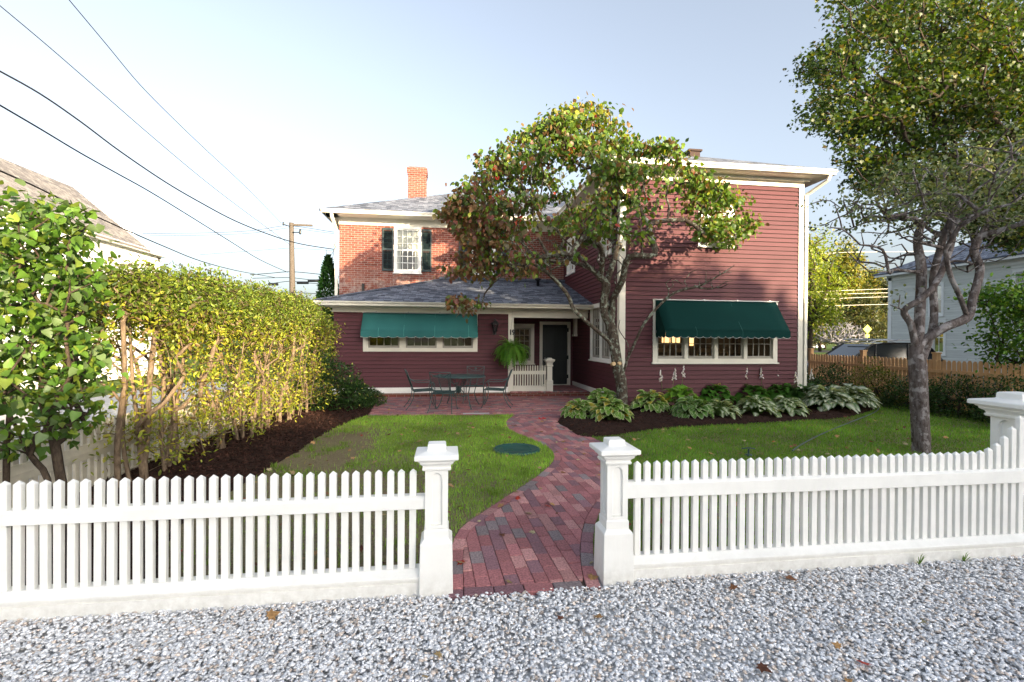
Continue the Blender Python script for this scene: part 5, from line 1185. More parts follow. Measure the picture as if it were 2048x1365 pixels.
def leafmesh(name, P, D, Nn, S, C, tpl):
    tv, tf = tpl; n = len(P); k = len(tv); Fm = frames(D, Nn)
    V = np.einsum('nij,kj->nki', Fm, tv) * S[:, None, None] + P[:, None]
    f = [(t[None] + (np.arange(n) * k)[:, None, None]).reshape(-1, t.shape[1]) for t in tf]
    return np_mesh(name, V.reshape(-1, 3), f, np.repeat(C, k, 0), smooth=False)
def unit(n): v = rng.normal(size=(n, 3)); return v / np.linalg.norm(v, axis=1)[:, None]
def pal(n, cols, w=None, jit=.25):
    cols = np.array(cols, float); i = rng.choice(len(cols), n, p=w); return cols[i] * (1 + rng.uniform(-jit, jit, (n, 1)))
class Tree:
    """nodes grown towards attractor points from hand laid limbs"""
    def __init__(s): s.P = []; s.par = []; s.w = []
    def limb(s, pts, start=None, n=4):
        pts = smoothline(pts, n) if n > 1 else [Vector(p) for p in pts]; last = -1 if start is None else start
        ids = []
        for i, p in enumerate(pts):
            if start is not None and i == 0 and (Vector(s.P[start]) - p).length < .05: ids.append(start); continue
            s.P.append(tuple(p)); s.par.append(last); last = len(s.P) - 1; ids.append(last)
        return ids
    def nearest(s, p, lo=0):
        A = np.array(s.P[lo:]); return lo + int(np.argmin(np.sum((A - np.array(p)) ** 2, 1)))
    def grow(s, targets, jit=.06, lift=.15, seg=.18, origin=None, bias=.35):
        T = np.array(targets); o_ = np.array(origin if origin is not None else s.P[0]); order = np.argsort(np.linalg.norm(T - o_, axis=1)); ends = []
        for i in order:
            t = T[i]; A = np.array(s.P); dd = np.linalg.norm(A - t, axis=1); ro = np.linalg.norm(A - o_, axis=1)
            # prefer nodes that lie between the root and the target
            cost = dd * (1 + bias * np.clip((ro - np.linalg.norm(t - o_)) / (dd + 1e-6), -1, 1)); cost[0] += .5; j = int(np.argmin(cost)); L_ = dd[j]
            m = max(1, int(L_ / seg)); last = j; p0 = A[j]
            for q in range(1, m + 1):
                u = q / m; p = p0 * (1 - u) + t * u + rng.normal(0, jit * seg / .18, 3) * (u < 1) * min(1, L_) + np.array([0, 0, lift * L_ * .5 * math.sin(math.pi * u) * (1 if lift > 0 else 1)])
                s.P.append(tuple(p)); s.par.append(last); last = len(s.P) - 1
            ends.append(last)
        return ends
    def mesh(s, name, r0, rmin=.004, ex=.48, n=6, root_flare=1.):
        N_ = len(s.P); cnt = np.zeros(N_); ch = [[] for _ in range(N_)]
        for i, p in enumerate(s.par):
            if p >= 0: ch[p].append(i)
        for i in range(N_ - 1, -1, -1):
            if not ch[i]: cnt[i] += 1
            if s.par[i] >= 0: cnt[s.par[i]] += cnt[i]
        mx = cnt.max(); rad = np.maximum(rmin, r0 * (cnt / mx) ** ex); s.rad = rad
        mb = MB(); done = set()
        starts = [i for i in range(N_) if s.par[i] < 0]; stack = [(i, -1) for i in starts]
        while stack:
            i, pr = stack.pop(); chain = ([pr] if pr >= 0 else []) + [i]; j = i
            while ch[j]:
                c = max(ch[j], key=lambda q: cnt[q])
                for q in ch[j]:
                    if q != c: stack.append((q, j))
                chain.append(c); j = c
            rr = [rad[k] for k in chain]
            if pr >= 0: rr[0] = min(rad[pr], rad[i] * 1.25)
            rr[-1] *= .6
            nn = n if rr[0] > .03 else (5 if rr[0] > .012 else 4 if rr[0] > .006 else 3)
            mb.tube([s.P[k] for k in chain], rr, nn, cap=pr < 0)
        return mb.mesh(name)
def ell_pts(n, c, r, shell=.0):
    v = unit(n); k = rng.uniform(shell ** 3, 1, n) ** (1 / 3); return np.array(c) + v * k[:, None] * np.array(r)
def crown_leaves(ends, per, spread, droop=.3, updir=.6, out_from=None):
    E_ = np.repeat(np.array(ends), per, 0); n = len(E_); off_ = rng.normal(0, 1, (n, 3)) * spread; P = E_ + off_
    D = unit(n) * .8 + off_ / (np.linalg.norm(off_, axis=1)[:, None] + 1e-6) * .4 + np.array([0, 0, -droop]); Nn = unit(n) * .6 + np.array([0, 0, updir])
    return P, D, Nn

# ---------------------------------------------------------------- the dogwood in front of the house
YT = 10.3
t = Tree()
def W(u, v, dy=0): return PY(u, v, YT + dy)
base = [Vector((W(1245, 770).x, YT, -.02)), W(1243, 770), W(1236, 740)]
tr = t.limb(base, n=3); j = tr[-1]
l1 = t.limb([W(1236, 740), W(1222, 690), W(1192, 660), W(1150, 622), W(1135, 590), W(1110, 560), W(1080, 535), W(1040, 515)], j)
l2 = t.limb([W(1236, 740), W(1230, 700, .05), W(1222, 655, .1), W(1208, 620, .1), W(1212, 570), W(1200, 555), W(1175, 530), W(1150, 500, -.2), W(1120, 470, -.4), W(1080, 420, -.5)], j)
l3 = t.limb([W(1247, 745), W(1254, 720), W(1256, 690), W(1238, 660), W(1240, 640)], j)
l4 = t.limb([W(1254, 720), W(1268, 690, -.1), W(1284, 655, -.2), W(1300, 632, -.3), W(1330, 600, -.4), W(1358, 582, -.5), W(1400, 572, -.5), W(1440, 550, -.6), W(1470, 530, -.6)], t.nearest(W(1254, 720)))
l5 = t.limb([W(1212, 570), W(1228, 520, .2), W(1240, 470, .3), W(1270, 430, .3), W(1310, 400, .3)], t.nearest(W(1212, 570)))
l6 = t.limb([W(1200, 555), W(1205, 510, -.3), W(1190, 450, -.5), W(1195, 390, -.6), W(1180, 320, -.4)], t.nearest(W(1200, 555)))
l7 = t.limb([W(1225, 600), W(1245, 560, -.4), W(1258, 515, -.7), W(1310, 508, -.9), W(1300, 450, -.9), W(1370, 440, -1.0)], t.nearest(W(1222, 655, .1)))
outline = [(1160, 198), (1195, 215), (1225, 225), (1245, 262), (1260, 275), (1300, 285), (1340, 275), (1370, 320), (1400, 335), (1440, 372), (1500, 400), (1515, 418), (1490, 470), (1440, 500), (1400, 470), (1350, 440), (1310, 468), (1250, 500), (1200, 480), (1140, 520), (1080, 560), (1000, 590), (935, 625), (905, 600), (960, 570), (900, 545), (905, 520), (940, 490), (895, 440), (920, 370), (965, 350), (965, 310), (1000, 300), (1040, 265), (1070, 262), (1100, 225), (1130, 215)]
op = [(W(u, v).x, W(u, v).z) for u, v in outline]
n_ = 5200; xs = rng.uniform(-1, 8, n_); zs = rng.uniform(2.2, 7.2, n_); k = pip(np.stack([xs, zs], 1), op); xs, zs = xs[k], zs[k]
cx_, cz_ = W(1195, 420).x, W(1195, 420).z; rr = np.minimum(1, np.hypot((xs - cx_) / 3.6, (zs - cz_) / 2.7)); dep = np.sqrt(np.clip(1 - rr ** 2, .06, 1)) * 1.8
sgn = rng.choice([-1, 1], len(xs)); kk = rng.uniform(.25, 1, len(xs)) ** .5; A = np.stack([xs, YT + dep * kk * sgn, zs], 1); sf_ = A[:, 1] / YT; A[:, 0] *= sf_; A[:, 2] = EYE + (A[:, 2] - EYE) * sf_
# leave holes: thin the underside centre-left where only twigs show
hole = (A[:, 2] < 4.6 - .25 * np.abs(A[:, 0] - 3)) & (A[:, 0] > .9) & (A[:, 0] < 5.2); A = A[~hole | (rng.uniform(0, 1, len(A)) < .25)]
cl = fbm(A[:, [0, 2]], 2.2, 21) + fbm(A[:, [1, 2]], 2.6, 22); A = A[cl > -.25][:800]
ends = t.grow(A, jit=.05, lift=.12, seg=.2, origin=(3.7, 10.3, 1.6), bias=.5)
dt = empty('dogwood', (float(t.P[0][0]), YT, 0), 0, 'dogwood with green, yellow and reddening leaves in front of the corner of the house', 'tree')
bare = t.grow(np.vstack([ell_pts(26, tuple(W(1400, 560, -.4)), (.9, .4, .3)), ell_pts(60, tuple(W(1060, 500, -.3)), (1.1, .8, .5)), ell_pts(26, tuple(W(1220, 520, -.3)), (.8, .6, .5))]), jit=.06, lift=.05, seg=.14, origin=(3.7, 10.3, 1.6), bias=.5)
link('trunk', t.mesh('trunk', .125, .0045, .43), M['bark'], dt)
mb = MB(); p = W(1228, 728, -.17); mb.tube([p + Vector((0, .12, -.02)), p], .045, 10); p = W(1240, 727, -.18); mb.tube([p + Vector((0, .12, -.02)), p], .04, 10); mb.build('pruned_stub', mat('cut_wood', (.55, .38, .2), .7), dt)
EE = np.array([t.P[e] for e in ends]); per = 20
P, D, Nn = crown_leaves(EE, per, np.array([.13, .13, .055]), .75, .5); n_ = len(P)
S = rng.uniform(.07, .13, n_)
C = pal(n_, [(.095, .17, .02), (.14, .22, .03), (.055, .11, .02), (.22, .25, .03), (.16, .10, .04), (.30, .05, .03)], [.33, .2, .27, .08, .115, .005])
lf_ = np.clip((2.6 - P[:, 0]) / 2.2, 0, 1) * np.clip((5.9 - P[:, 2]) / 2, 0, 1); m_ = rng.uniform(0, 1, n_) < lf_ * .88
C[m_] = pal(m_.sum(), [(.13, .065, .035), (.10, .085, .03), (.17, .06, .045), (.08, .10, .03), (.22, .12, .06)])
edge = rng.uniform(0, 1, n_) < .10; C[edge] = pal(edge.sum(), [(.16, .09, .04), (.12, .10, .04)])
topy = np.clip((P[:, 2] - 5.7) / 1.2, 0, 1) * (rng.uniform(0, 1, n_) < .3); C = C * (1 - topy[:, None] * .7) + np.array([.42, .30, .03]) * topy[:, None] * .7
for cc_ in ell_pts(10, tuple(W(1180, 370, -1.2)), (2.4, .8, 1.0)): near = np.linalg.norm(P - cc_, axis=1) < .16; C[near] = pal(near.sum(), [(.45, .03, .02), (.5, .07, .03)]) if near.any() else C[near]
link('crown', leafmesh('crown', P, D, Nn, S, C, DROOP), M['leaf'], dt)

# ---------------------------------------------------------------- old apple tree on the right lawn
bp_ = PG(1843, 905); YQ = bp_.y
def Q_(u, v, dy=0): return PY(u, v, YQ + dy)
t = Tree(); tr = t.limb([Vector((bp_.x, YQ, -.05)), Q_(1842, 880), Q_(1838, 800), Q_(1835, 730), Q_(1830, 690)], n=3); j = t.nearest(Q_(1836, 740))
t.limb([Q_(1836, 740), Q_(1852, 700, .15), Q_(1868, 640, .2), Q_(1866, 560, .25), Q_(1880, 500, .2), Q_(1900, 440, .1), Q_(1930, 400)], j)
t.limb([Q_(1830, 690), Q_(1822, 650), Q_(1808, 622), Q_(1840, 600, -.1), Q_(1866, 575, -.15), Q_(1885, 540, -.1), Q_(1905, 480, -.1), Q_(1905, 420, -.2)], t.nearest(Q_(1830, 690)))
t.limb([Q_(1840, 690), Q_(1850, 680), Q_(1890, 655, -.1), Q_(1935, 635, -.1), Q_(1945, 600, -.1), Q_(1960, 540), Q_(1948, 500), Q_(1975, 450, .1)], t.nearest(Q_(1836, 700)))
t.limb([Q_(1935, 635, -.1), Q_(1918, 590, -.2), Q_(1900, 550, -.25), Q_(1890, 500, -.3)], t.nearest(Q_(1935, 635, -.1)))
t.limb([Q_(1836, 715), Q_(1840, 620, .1), Q_(1843, 540, .1), Q_(1835, 480, .1), Q_(1850, 420), Q_(1840, 370)], t.nearest(Q_(1836, 715)))
t.limb([Q_(1835, 545), Q_(1790, 540, -.1), Q_(1778, 545, -.1), Q_(1765, 500, -.15), Q_(1720, 490, -.2)], t.nearest(Q_(1843, 540, .1)))
t.limb([Q_(1898, 500, 0), Q_(1860, 490, -.2), Q_(1815, 480, -.3)], t.nearest(Q_(1900, 440, .1)))
ao = [(1690, 430), (1715, 375), (1760, 350), (1800, 320), (1880, 300), (1960, 300), (2030, 290), (2120, 310), (2130, 420), (2080, 470), (1990, 470), (1940, 450), (1880, 440), (1800, 455), (1740, 440)]
op = [(Q_(u, v).x, Q_(u, v).z) for u, v in ao]; n_ = 4000; xs = rng.uniform(5, 10, n_); zs = rng.uniform(2.5, 5, n_); k = pip(np.stack([xs, zs], 1), op); A = np.stack([xs[k], YQ + rng.normal(0, .55, k.sum()), zs[k]], 1)[:330]
e1 = t.grow(A, jit=.05, lift=.08, seg=.14, origin=tuple(Q_(1870, 600)), bias=.3)
bo = ell_pts(150, tuple(Q_(1860, 480)), (1.35, .7, .55)); e2 = t.grow(bo, jit=.07, lift=.1, seg=.12, origin=tuple(Q_(1860, 560)), bias=.2)
tw = np.array([Q_(u, v, -.1) for u, v in ((1668, 405), (1680, 440), (1665, 445), (1700, 470), (1710, 520), (1690, 500), (1740, 545), (1730, 420), (1700, 400), (1660, 455), (1780, 610), (1800, 590))]); e3 = t.grow(tw, jit=.06, lift=.1, seg=.14)
at = empty('apple_tree', (bp_.x, YQ, 0), 0, 'old gnarled tree with patchy grey lichen bark standing on the right lawn', 'tree')
link('trunk', t.mesh('trunk', .112, .003, .48, 8), M['bark_grey'], at)
EE = np.array([t.P[e] for e in e1] + [t.P[e] for e in e3[:5]]); P, D, Nn = crown_leaves(EE, 17, np.array([.08, .08, .06]), .2, .7); n_ = len(P)
link('crown', leafmesh('crown', P, D, Nn, rng.uniform(.04, .07, n_), pal(n_, [(.10, .15, .06), (.16, .20, .10), (.07, .11, .05), (.18, .19, .07), (.24, .27, .19)]), OVAL), M['leaf'], at)

# ---------------------------------------------------------------- the big maple hanging in from the right
tx, ty = 19.6, 12.8
t = Tree(); t.limb([(tx, ty, -.1), (tx, ty, 1.5), (tx - .1, ty, 3.2), (tx - .4, ty - .1, 4.6), (tx - 1, ty - .2, 6), (tx - 1.6, ty - .4, 8), (tx - 2.2, ty - .4, 10)], n=3)
t.limb([(tx - .4, ty - .1, 4.6), (tx - 1.6, ty - .6, 6), (tx - 3, ty - .8, 7), (tx - 4.2, ty - 1, 7.6)], t.nearest((tx - .4, ty - .1, 4.6))); t.limb([(tx - .1, ty, 3.4), (tx + .8, ty + .3, 5), (tx + 1.6, ty + .2, 7), (tx + 2, ty, 9)], t.nearest((tx, ty, 3.2)))
mo_ = [(1685, -60), (1670, 10), (1690, 75), (1665, 85), (1592, 118), (1612, 165), (1645, 190), (1604, 235), (1655, 265), (1700, 300), (1690, 335), (1700, 370), (1745, 378), (1850, 410), (1960, 480), (2000, 490), (2090, 500), (2200, 480), (2300, 300), (2300, -60)]
YM = 12.4; op = [(PY(u, v, YM).x, PY(u, v, YM).z) for u, v in mo_]; n_ = 9000; xs = rng.uniform(7, 20, n_); zs = rng.uniform(3, 12, n_); k = pip(np.stack([xs, zs], 1), op)
A2 = np.stack([xs[k], rng.uniform(0, 1, k.sum()), zs[k]], 1)
dxe = np.clip((A2[:, 0] - 8.3) / 3, .1, 1); A2[:, 1] = YM + (A2[:, 1] * 2 - 1) * 1.9 * np.sqrt(dxe)
sc2 = (A2[:, 1] / YM); A2[:, 0] *= sc2; A2[:, 2] = EYE + (A2[:, 2] - EYE) * sc2
cl = fbm(A2[:, [0, 2]], 1.5, 31) + .8 * fbm(A2[:, [0, 2]], 3.5, 35); A2 = A2[cl > -.45][:1700]
ends = t.grow(A2, jit=.05, lift=.06, seg=.35, origin=(tx, ty, 3.5), bias=.5)
mt = empty('maple_tree', (tx, ty, 0), 0, 'big green maple hanging over the upper right corner of the picture', 'tree')
link('trunk', t.mesh('trunk', .30, .006, .45), M['bark_dark'], mt)
EE = np.array([t.P[e] for e in ends]); P, D, Nn = crown_leaves(EE, 38, np.array([.24, .24, .11]), .45, .55); n_ = len(P)
C = pal(n_, [(.036, .072, .009), (.055, .092, .011), (.025, .05, .009), (.13, .09, .02), (.13, .14, .015)], [.36, .26, .22, .05, .11])
link('crown', leafmesh('crown', P, D, Nn, rng.uniform(.075, .125, n_), C, MAPLE), M['leaf'], mt)

# ---------------------------------------------------------------- lilac at the left edge
def lilac(loc, label, stems, targets, per, leaf, cols, tpl=HEART, r0=.035, bark='bark_dark', spread=.06, name='lilac_bush', cat='bush', group=None, droop=.35, ex=.45, updir=.8):
    t = Tree(); first = True
    for st in stems: t.limb(st, None if not t.P else None, 3)
    ends = t.grow(targets, jit=.035, lift=.12, seg=.1, origin=tuple(loc), bias=.4)
    e = empty(name, tuple(loc), 0, label, cat, group)
    link('trunk', t.mesh('trunk', r0, .003, ex), M[bark], e)
    EE = np.array([t.P[q] for q in ends]); P, D, Nn = crown_leaves(EE, per, np.array([spread] * 3), droop, updir); n_ = len(P)
    cc_ = pal(n_, cols, jit=.3)
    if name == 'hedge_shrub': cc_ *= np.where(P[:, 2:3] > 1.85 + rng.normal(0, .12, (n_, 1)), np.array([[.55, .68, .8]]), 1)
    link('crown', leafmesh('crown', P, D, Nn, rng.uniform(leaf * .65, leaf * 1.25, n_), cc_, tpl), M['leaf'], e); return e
YL = 4.35
def L_(u, v, dy=0): return PY(u, v, YL + dy)
stems = [[Vector((L_(105, 900).x, YL, -.02)), L_(95, 960), L_(60, 910), L_(20, 830), L_(-10, 760), L_(-20, 650)], [Vector((L_(130, 900).x, YL + .1, -.02)), L_(122, 960, .1), L_(110, 890, .1), L_(92, 840, .1), L_(85, 770, .1), L_(90, 680, .1), L_(60, 560, .1)], [Vector((L_(15, 900).x, YL, -.02)), L_(12, 960), L_(15, 860), L_(25, 780)], [L_(92, 840, .1), L_(130, 780), L_(150, 700), L_(120, 600), L_(110, 480)]]
lo_ = [(-60, 400), (30, 392), (60, 420), (90, 400), (150, 432), (195, 440), (178, 470), (190, 520), (208, 560), (190, 610), (150, 640), (155, 700), (190, 690), (195, 740), (185, 850), (110, 860), (60, 900), (-60, 900)]
op = [(L_(u, v).x, L_(u, v).z) for u, v in lo_]; n_ = 3000; xs = rng.uniform(-5, -2, n_); zs = rng.uniform(.4, 3, n_); k = pip(np.stack([xs, zs], 1), op); A = np.stack([xs[k], YL + rng.uniform(-.45, .45, k.sum()), zs[k]], 1)
sc2 = A[:, 1] / YL; A[:, 0] *= sc2; A[:, 2] = EYE + (A[:, 2] - EYE) * sc2; low = (A[:, 2] < 1.2) & (rng.uniform(0, 1, len(A)) < .5); A = A[~low][:330]
lilac((L_(105, 960).x, YL, 0), 'lilac bush with large heart shaped green leaves at the left edge', stems, A, 11, .07, [(.075, .16, .02), (.11, .21, .03), (.05, .11, .02), (.12, .18, .07), (.16, .22, .03)], spread=.075)
A = np.array([PY(u, v, 5.0) for u, v in ((250, 890), (265, 870), (230, 880), (215, 800), (300, 860), (240, 830), (205, 860), (270, 900), (255, 915), (200, 830), (180, 880), (280, 840))])
# ---------------------------------------------------------------- the tall clipped privet hedge, shrub by shrub
hc = [(.20, .25, .025), (.28, .31, .03), (.13, .17, .02), (.38, .36, .04), (.18, .12, .05)]
hy = [5.75, 6.5, 7.25, 8.05, 8.85, 9.7, 10.5, 11.25]
hl_ = ['nearest', 'second nearest', 'third', 'fourth', 'fifth', 'sixth', 'seventh', 'farthest']
for i, y in enumerate(hy):
    xb = -3.42 + .06 * i if i < 6 else -3.1; xc = -3.45 + (.04 * i); st = []
    for k in range(rnd.randint(5, 6)):
        bx, by = xb + rnd.uniform(-.12, .12), y + rnd.uniform(-.25, .25); lx_, ly_ = rnd.uniform(-.45, .4), rnd.uniform(-.35, .35)
        st.append([(bx, by, -.02), (bx + lx_ * .25 + rnd.uniform(-.05, .05), by + ly_ * .3, .55), (bx + lx_ * .6 + rnd.uniform(-.08, .08), by + ly_ * .6, 1.15), (bx + lx_ + rnd.uniform(-.06, .06), by + ly_, 1.8)])
    top = rng.uniform(0, 1, (270, 3)); hz = (2.45, 2.50, 2.56, 2.47, 2.56, 2.50, 2.58, 2.46)[i]; tops = np.stack([xc + (top[:, 0] * 2 - 1) * .55, y + (top[:, 1] * 2 - 1) * .47, hz - .08 - np.abs(top[:, 0] * 2 - 1) ** 2.2 * .45 - np.abs(top[:, 1] * 2 - 1) ** 2 * .10 - top[:, 2] ** 2 * .45], 1)
    if i == 7: tops[:, 2] -= np.clip((tops[:, 1] - 11.2) / .5, 0, 1) ** 2 * .5
    mid = np.stack([xc + rng.normal(.05, .32, 96), y + rng.normal(0, .22, 96), rng.uniform(.25, 1.95, 96)], 1)[:(60, 70, 96, 80, 96, 96, 80, 96)[i]]
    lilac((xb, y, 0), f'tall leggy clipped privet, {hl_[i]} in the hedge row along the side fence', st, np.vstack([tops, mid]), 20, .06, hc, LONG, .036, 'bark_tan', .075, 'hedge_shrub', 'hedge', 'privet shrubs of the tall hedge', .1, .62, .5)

# ---------------------------------------------------------------- dense shrubs
def bush(loc, rad, label, n, leaf, cols, tpl=OVAL, name='shrub', group=None, spots=None, shape='ell', cat='bush', trans=None):
    c = Vector(loc); e = empty(name, (c.x, c.y, 0), 0, label, cat, group); rx, ry, rz = rad
    t = Tree(); t.limb([(c.x, c.y, -.02), (c.x, c.y, rz * .4)], n=1)
    if shape == 'cone':
        k = rng.uniform(0, 1, n); a = rng.uniform(0, 6.28, n); h = k ** 1.6; w_ = (1 - h) ** .6 * (1 + .08 * np.sin(a * 5 + h * 9)); rr = np.sqrt(rng.uniform(.55, 1, n)); P = np.stack([c.x + np.cos(a) * rx * w_ * rr, c.y + np.sin(a) * ry * w_ * rr, .1 + h * rz], 1)
    else:
        P = ell_pts(n, (0, 0, 0), (1, 1, 1), .6); lump = 1 + .16 * fbm(P[:, [0, 2]] * 2.2, 1.2, int(c.x * 7) % 50 + 3) * .6; P = P * lump[:, None]; P[:, 2] = np.abs(P[:, 2]) * 1 - .05; P = P * np.array([rx, ry, rz]) + np.array([c.x, c.y, .03])
    tg = P[rng.integers(0, n, 60)]; t.grow(tg, jit=.03, lift=.05, seg=.15); link('trunk', t.mesh('trunk', .03, .003, .45), M['bark_dark'], e)
    D = (P - np.array([c.x, c.y, rz * .3])) * np.array([1 / rx, 1 / ry, 1 / rz]) * .7 + unit(n) * .8 + np.array([0, 0, .15 if shape == 'ell' else .6]); Nn = unit(n) * .5 + np.array([0, 0, .8]); C = pal(n, cols, jit=.35)
    if spots: m_ = rng.uniform(0, 1, n) < spots[0]; C[m_] = pal(m_.sum(), [spots[1]])
    link('crown', leafmesh('crown', P, D, Nn, rng.uniform(leaf * .7, leaf * 1.3, n), C, tpl), M['leaf'], e); return e
dk = [(.03, .07, .018), (.045, .10, .02), (.02, .05, .015), (.06, .12, .03)]
bush((-2.75, 11.55, 0), (.95, .8, 1.18), 'dark green broadleaf shrub with pale spots at the left end of the low wing', 6500, .055, dk, spots=(.02, (.45, .45, .1)))
bush((-2.15, 12.1, 0), (.6, .6, .5), 'low dark green shrub spilling towards the patio beside the broadleaf shrub', 2600, .05, dk, spots=(.015, (.4, .42, .1)))
bush((-4.33, 18.2, 0), (.74, .74, 4.5), 'tall narrow dark green cone of an arborvitae beside the brick house', 9000, .12, [(.03, .10, .02), (.04, .13, .025), (.02, .06, .015)], LONG, 'arborvitae', shape='cone', cat='conifer')
for (x, y, r_, h_, lb, cc_) in ((9.7, 12.0, .7, .75, 'dark green azalea beside the right downspout', dk), (10.9, 12.3, .7, .95, 'dark leafy shrub at the left post of the cedar fence', dk), (11.2, 11.2, .75, 1.05, 'open leafy shrub in the middle of the cedar fence, yellow green on top', [(.12, .15, .02), (.07, .10, .02), (.2, .2, .04)]),
                                (11.3, 10.2, .8, .75, 'low dark hosta-like shrub left of the lichen barked tree', dk), (11.3, 9.2, .7, .9, 'dark shrub right of the lichen barked tree', dk), (11.35, 8.2, .75, .95, 'dark shrub below the young green tree', dk), (10.6, 7.3, .6, .55, 'low dark plant behind the cap of the big post', dk)):
    bush((x, y, 0), (r_, r_ * .9, h_), lb, 2600, .065, cc_, LONG, 'shrub', 'shrubs along the cedar fence')
# young leafy tree in front of the grey house
yt = Vector((12.9, 8.6, 0)); t = Tree(); t.limb([(12.9, 8.6, -.05), (12.9, 8.6, 1), (12.85, 8.55, 2.2), (12.8, 8.5, 3.2)], n=3)
A = np.vstack([ell_pts(230, (12.75, 8.5, 1.9), (1.25, 1.1, 1.35)), ell_pts(50, (12.0, 8.8, 2.5), (.7, .6, .5))]); ends = t.grow(A, jit=.05, lift=.1, seg=.2)
e = empty('young_tree', (12.9, 8.6, 0), 0, 'young bushy green tree in front of the grey house at the right edge', 'tree'); link('trunk', t.mesh('trunk', .07, .004), M['bark_dark'], e)
P, D, Nn = crown_leaves(np.array([t.P[q] for q in ends]), 26, np.array([.19, .19, .14]), .35, .6); n_ = len(P); link('crown', leafmesh('crown', P, D, Nn, rng.uniform(.06, .11, n_), pal(n_, [(.07, .17, .02), (.10, .22, .025), (.045, .11, .015), (.16, .25, .03)]), OVAL), M['leaf'], e)

# ---------------------------------------------------------------- hostas
def hosta_leaf_tpl():
    us = [-1, -.72, 0, .72, 1]; rows = [0, .12, .3, .5, .7, .87, 1]; wd = [.06, .24, .38, .40, .30, .16, .0]; V = []
    for r_, w_ in zip(rows, wd):
        for u in us: V.append((u * w_, r_, .10 * abs(u) * w_ * 2 - .55 * (r_ ** 2) + .28 * r_))
    F_ = [(i * 5 + k, i * 5 + k + 1, (i + 1) * 5 + k + 1, (i + 1) * 5 + k) for i in range(6) for k in range(4)]
    return np.array(V), [np.array(F_)]
HT = hosta_leaf_tpl()
def hosta(c, r_, h_, edge, mid, label, nl=64, leaf=.2, yellow=0, flowers=(), centre_white=False):
    r_ *= 1.18; h_ *= 1.05; leaf *= .96; nl = int(nl * 2); e = empty('hosta', (c.x, c.y, 0), 0, label, 'hosta', 'hostas in the mulch bed'); n = nl; az = rng.uniform(0, 6.28, n); k = rng.uniform(.05, 1, n) ** .7
    P = np.stack([c.x + np.cos(az) * k * r_ * .72, c.y + np.sin(az) * k * r_ * .72, .04 + h_ * (1 - k ** 2 * .75) * rng.uniform(.75, 1, n)], 1)
    D = np.stack([np.cos(az), np.sin(az), .55 - k * .95 + rng.normal(0, .15, n)], 1); Nn = np.stack([-.2 * np.cos(az), -.2 * np.sin(az), np.ones(n)], 1) + rng.normal(0, .22, (n, 3))
    S = rng.uniform(.75, 1.2, n) * leaf; tv, tf = HT; Fm = frames(D, Nn); V = np.einsum('nij,kj->nki', Fm, tv) * S[:, None, None] + P[:, None]
    col_m = np.array(mid) * rng.uniform(.75, 1.25, (n, 1)); col_e = np.array(edge) * rng.uniform(.85, 1.1, (n, 1)); ym = rng.uniform(0, 1, n) < yellow; col_m[ym] = np.array([.42, .34, .04]) * rng.uniform(.7, 1.2, (ym.sum(), 1))
    cc_ = np.zeros((n, 35, 3)); 
    for q in range(35):
        u = q % 5; w_ = {0: 1, 4: 1, 1: .08, 3: .08, 2: 0}[u] if not centre_white else {0: 0, 4: 0, 1: .22, 3: .22, 2: 1}[u]
        if not centre_white and q >= 30: w_ = 1
        cc_[:, q] = col_m * (1 - w_) + col_e * w_
    f = [(tf[0][None] + (np.arange(n) * 35)[:, None, None]).reshape(-1, 4)]
    link('foliage', np_mesh('foliage', V.reshape(-1, 3), f, cc_.reshape(-1, 3), smooth=True), M['leaf'], e)
    mb = MB()
    for i in range(n): mb.tube([(c.x + rnd.uniform(-.04, .04), c.y + rnd.uniform(-.04, .04), 0), tuple((P[i] * .5 + np.array([c.x, c.y, h_ * .45]) * .5)), tuple(P[i])], .004, 4, c=(.12, .2, .05))
    link('stems', mb.mesh('stems'), M['grass'], e)
    for (dx, dy, hh) in flowers:
        x, y = c.x + dx, c.y + dy; lean = rnd.uniform(-.06, .06); mb = MB(); mb.tube([(x, y, .1), (x + lean, y, hh * .6), (x + lean * 2, y - .02, hh)], .005, 4, c=(.14, .2, .08))
        for q in range(16):
            z = hh - .26 + q * .016; a = rnd.uniform(0, 6.28); r2 = .05 * (1 - q / 16); px, py = x + lean * 2 * z / hh, y - .01
            tip = Vector((px + r2 * math.cos(a), py + r2 * math.sin(a), z - .035)); mid_ = Vector((px + r2 * .7 * math.cos(a), py + r2 * .7 * math.sin(a), z + .0)); mb.tube([(px, py, z), tuple(mid_), tuple(tip)], [.003, .008, .018], 5, c=(.75, .72, .78))
        mb.build('flower_stalk', M['petal'], e)
    return e
ge, gw_ = (.075, .17, .025), (.68, .68, .42); gm = (.13, .27, .035)
def HB(u, v): return PG(u, v)
hosta(HB(1158, 838), .34, .30, gw_, gm, 'yellow tipped variegated hosta at the left tip of the bed', 54, .17, .18)
hosta(HB(1222, 846), .40, .40, gw_, gm, 'variegated hosta just in front of the dogwood trunk', 66, .18, .12)
hosta(HB(1205, 822), .42, .40, gw_, gm, 'variegated hosta to the left of the dogwood trunk', 66, .18, .05)
hosta(HB(1300, 826), .42, .42, gw_, gm, 'variegated hosta with orange leaves to the right of the dogwood trunk', 66, .18, .16)
hosta(HB(1362, 824), .46, .50, (.2, .32, .06), (.16, .34, .035), 'bright green hosta under the left pair of white flower stalks', 74, .20, .02, [(-.25, 0, 1.02), (.05, .1, 1.08), (-.38, .1, .98)])
hosta(HB(1385, 838), .40, .36, (.55, .6, .4), (.08, .19, .03), 'white edged hosta at the lawn edge below the bright green one', 60, .19)
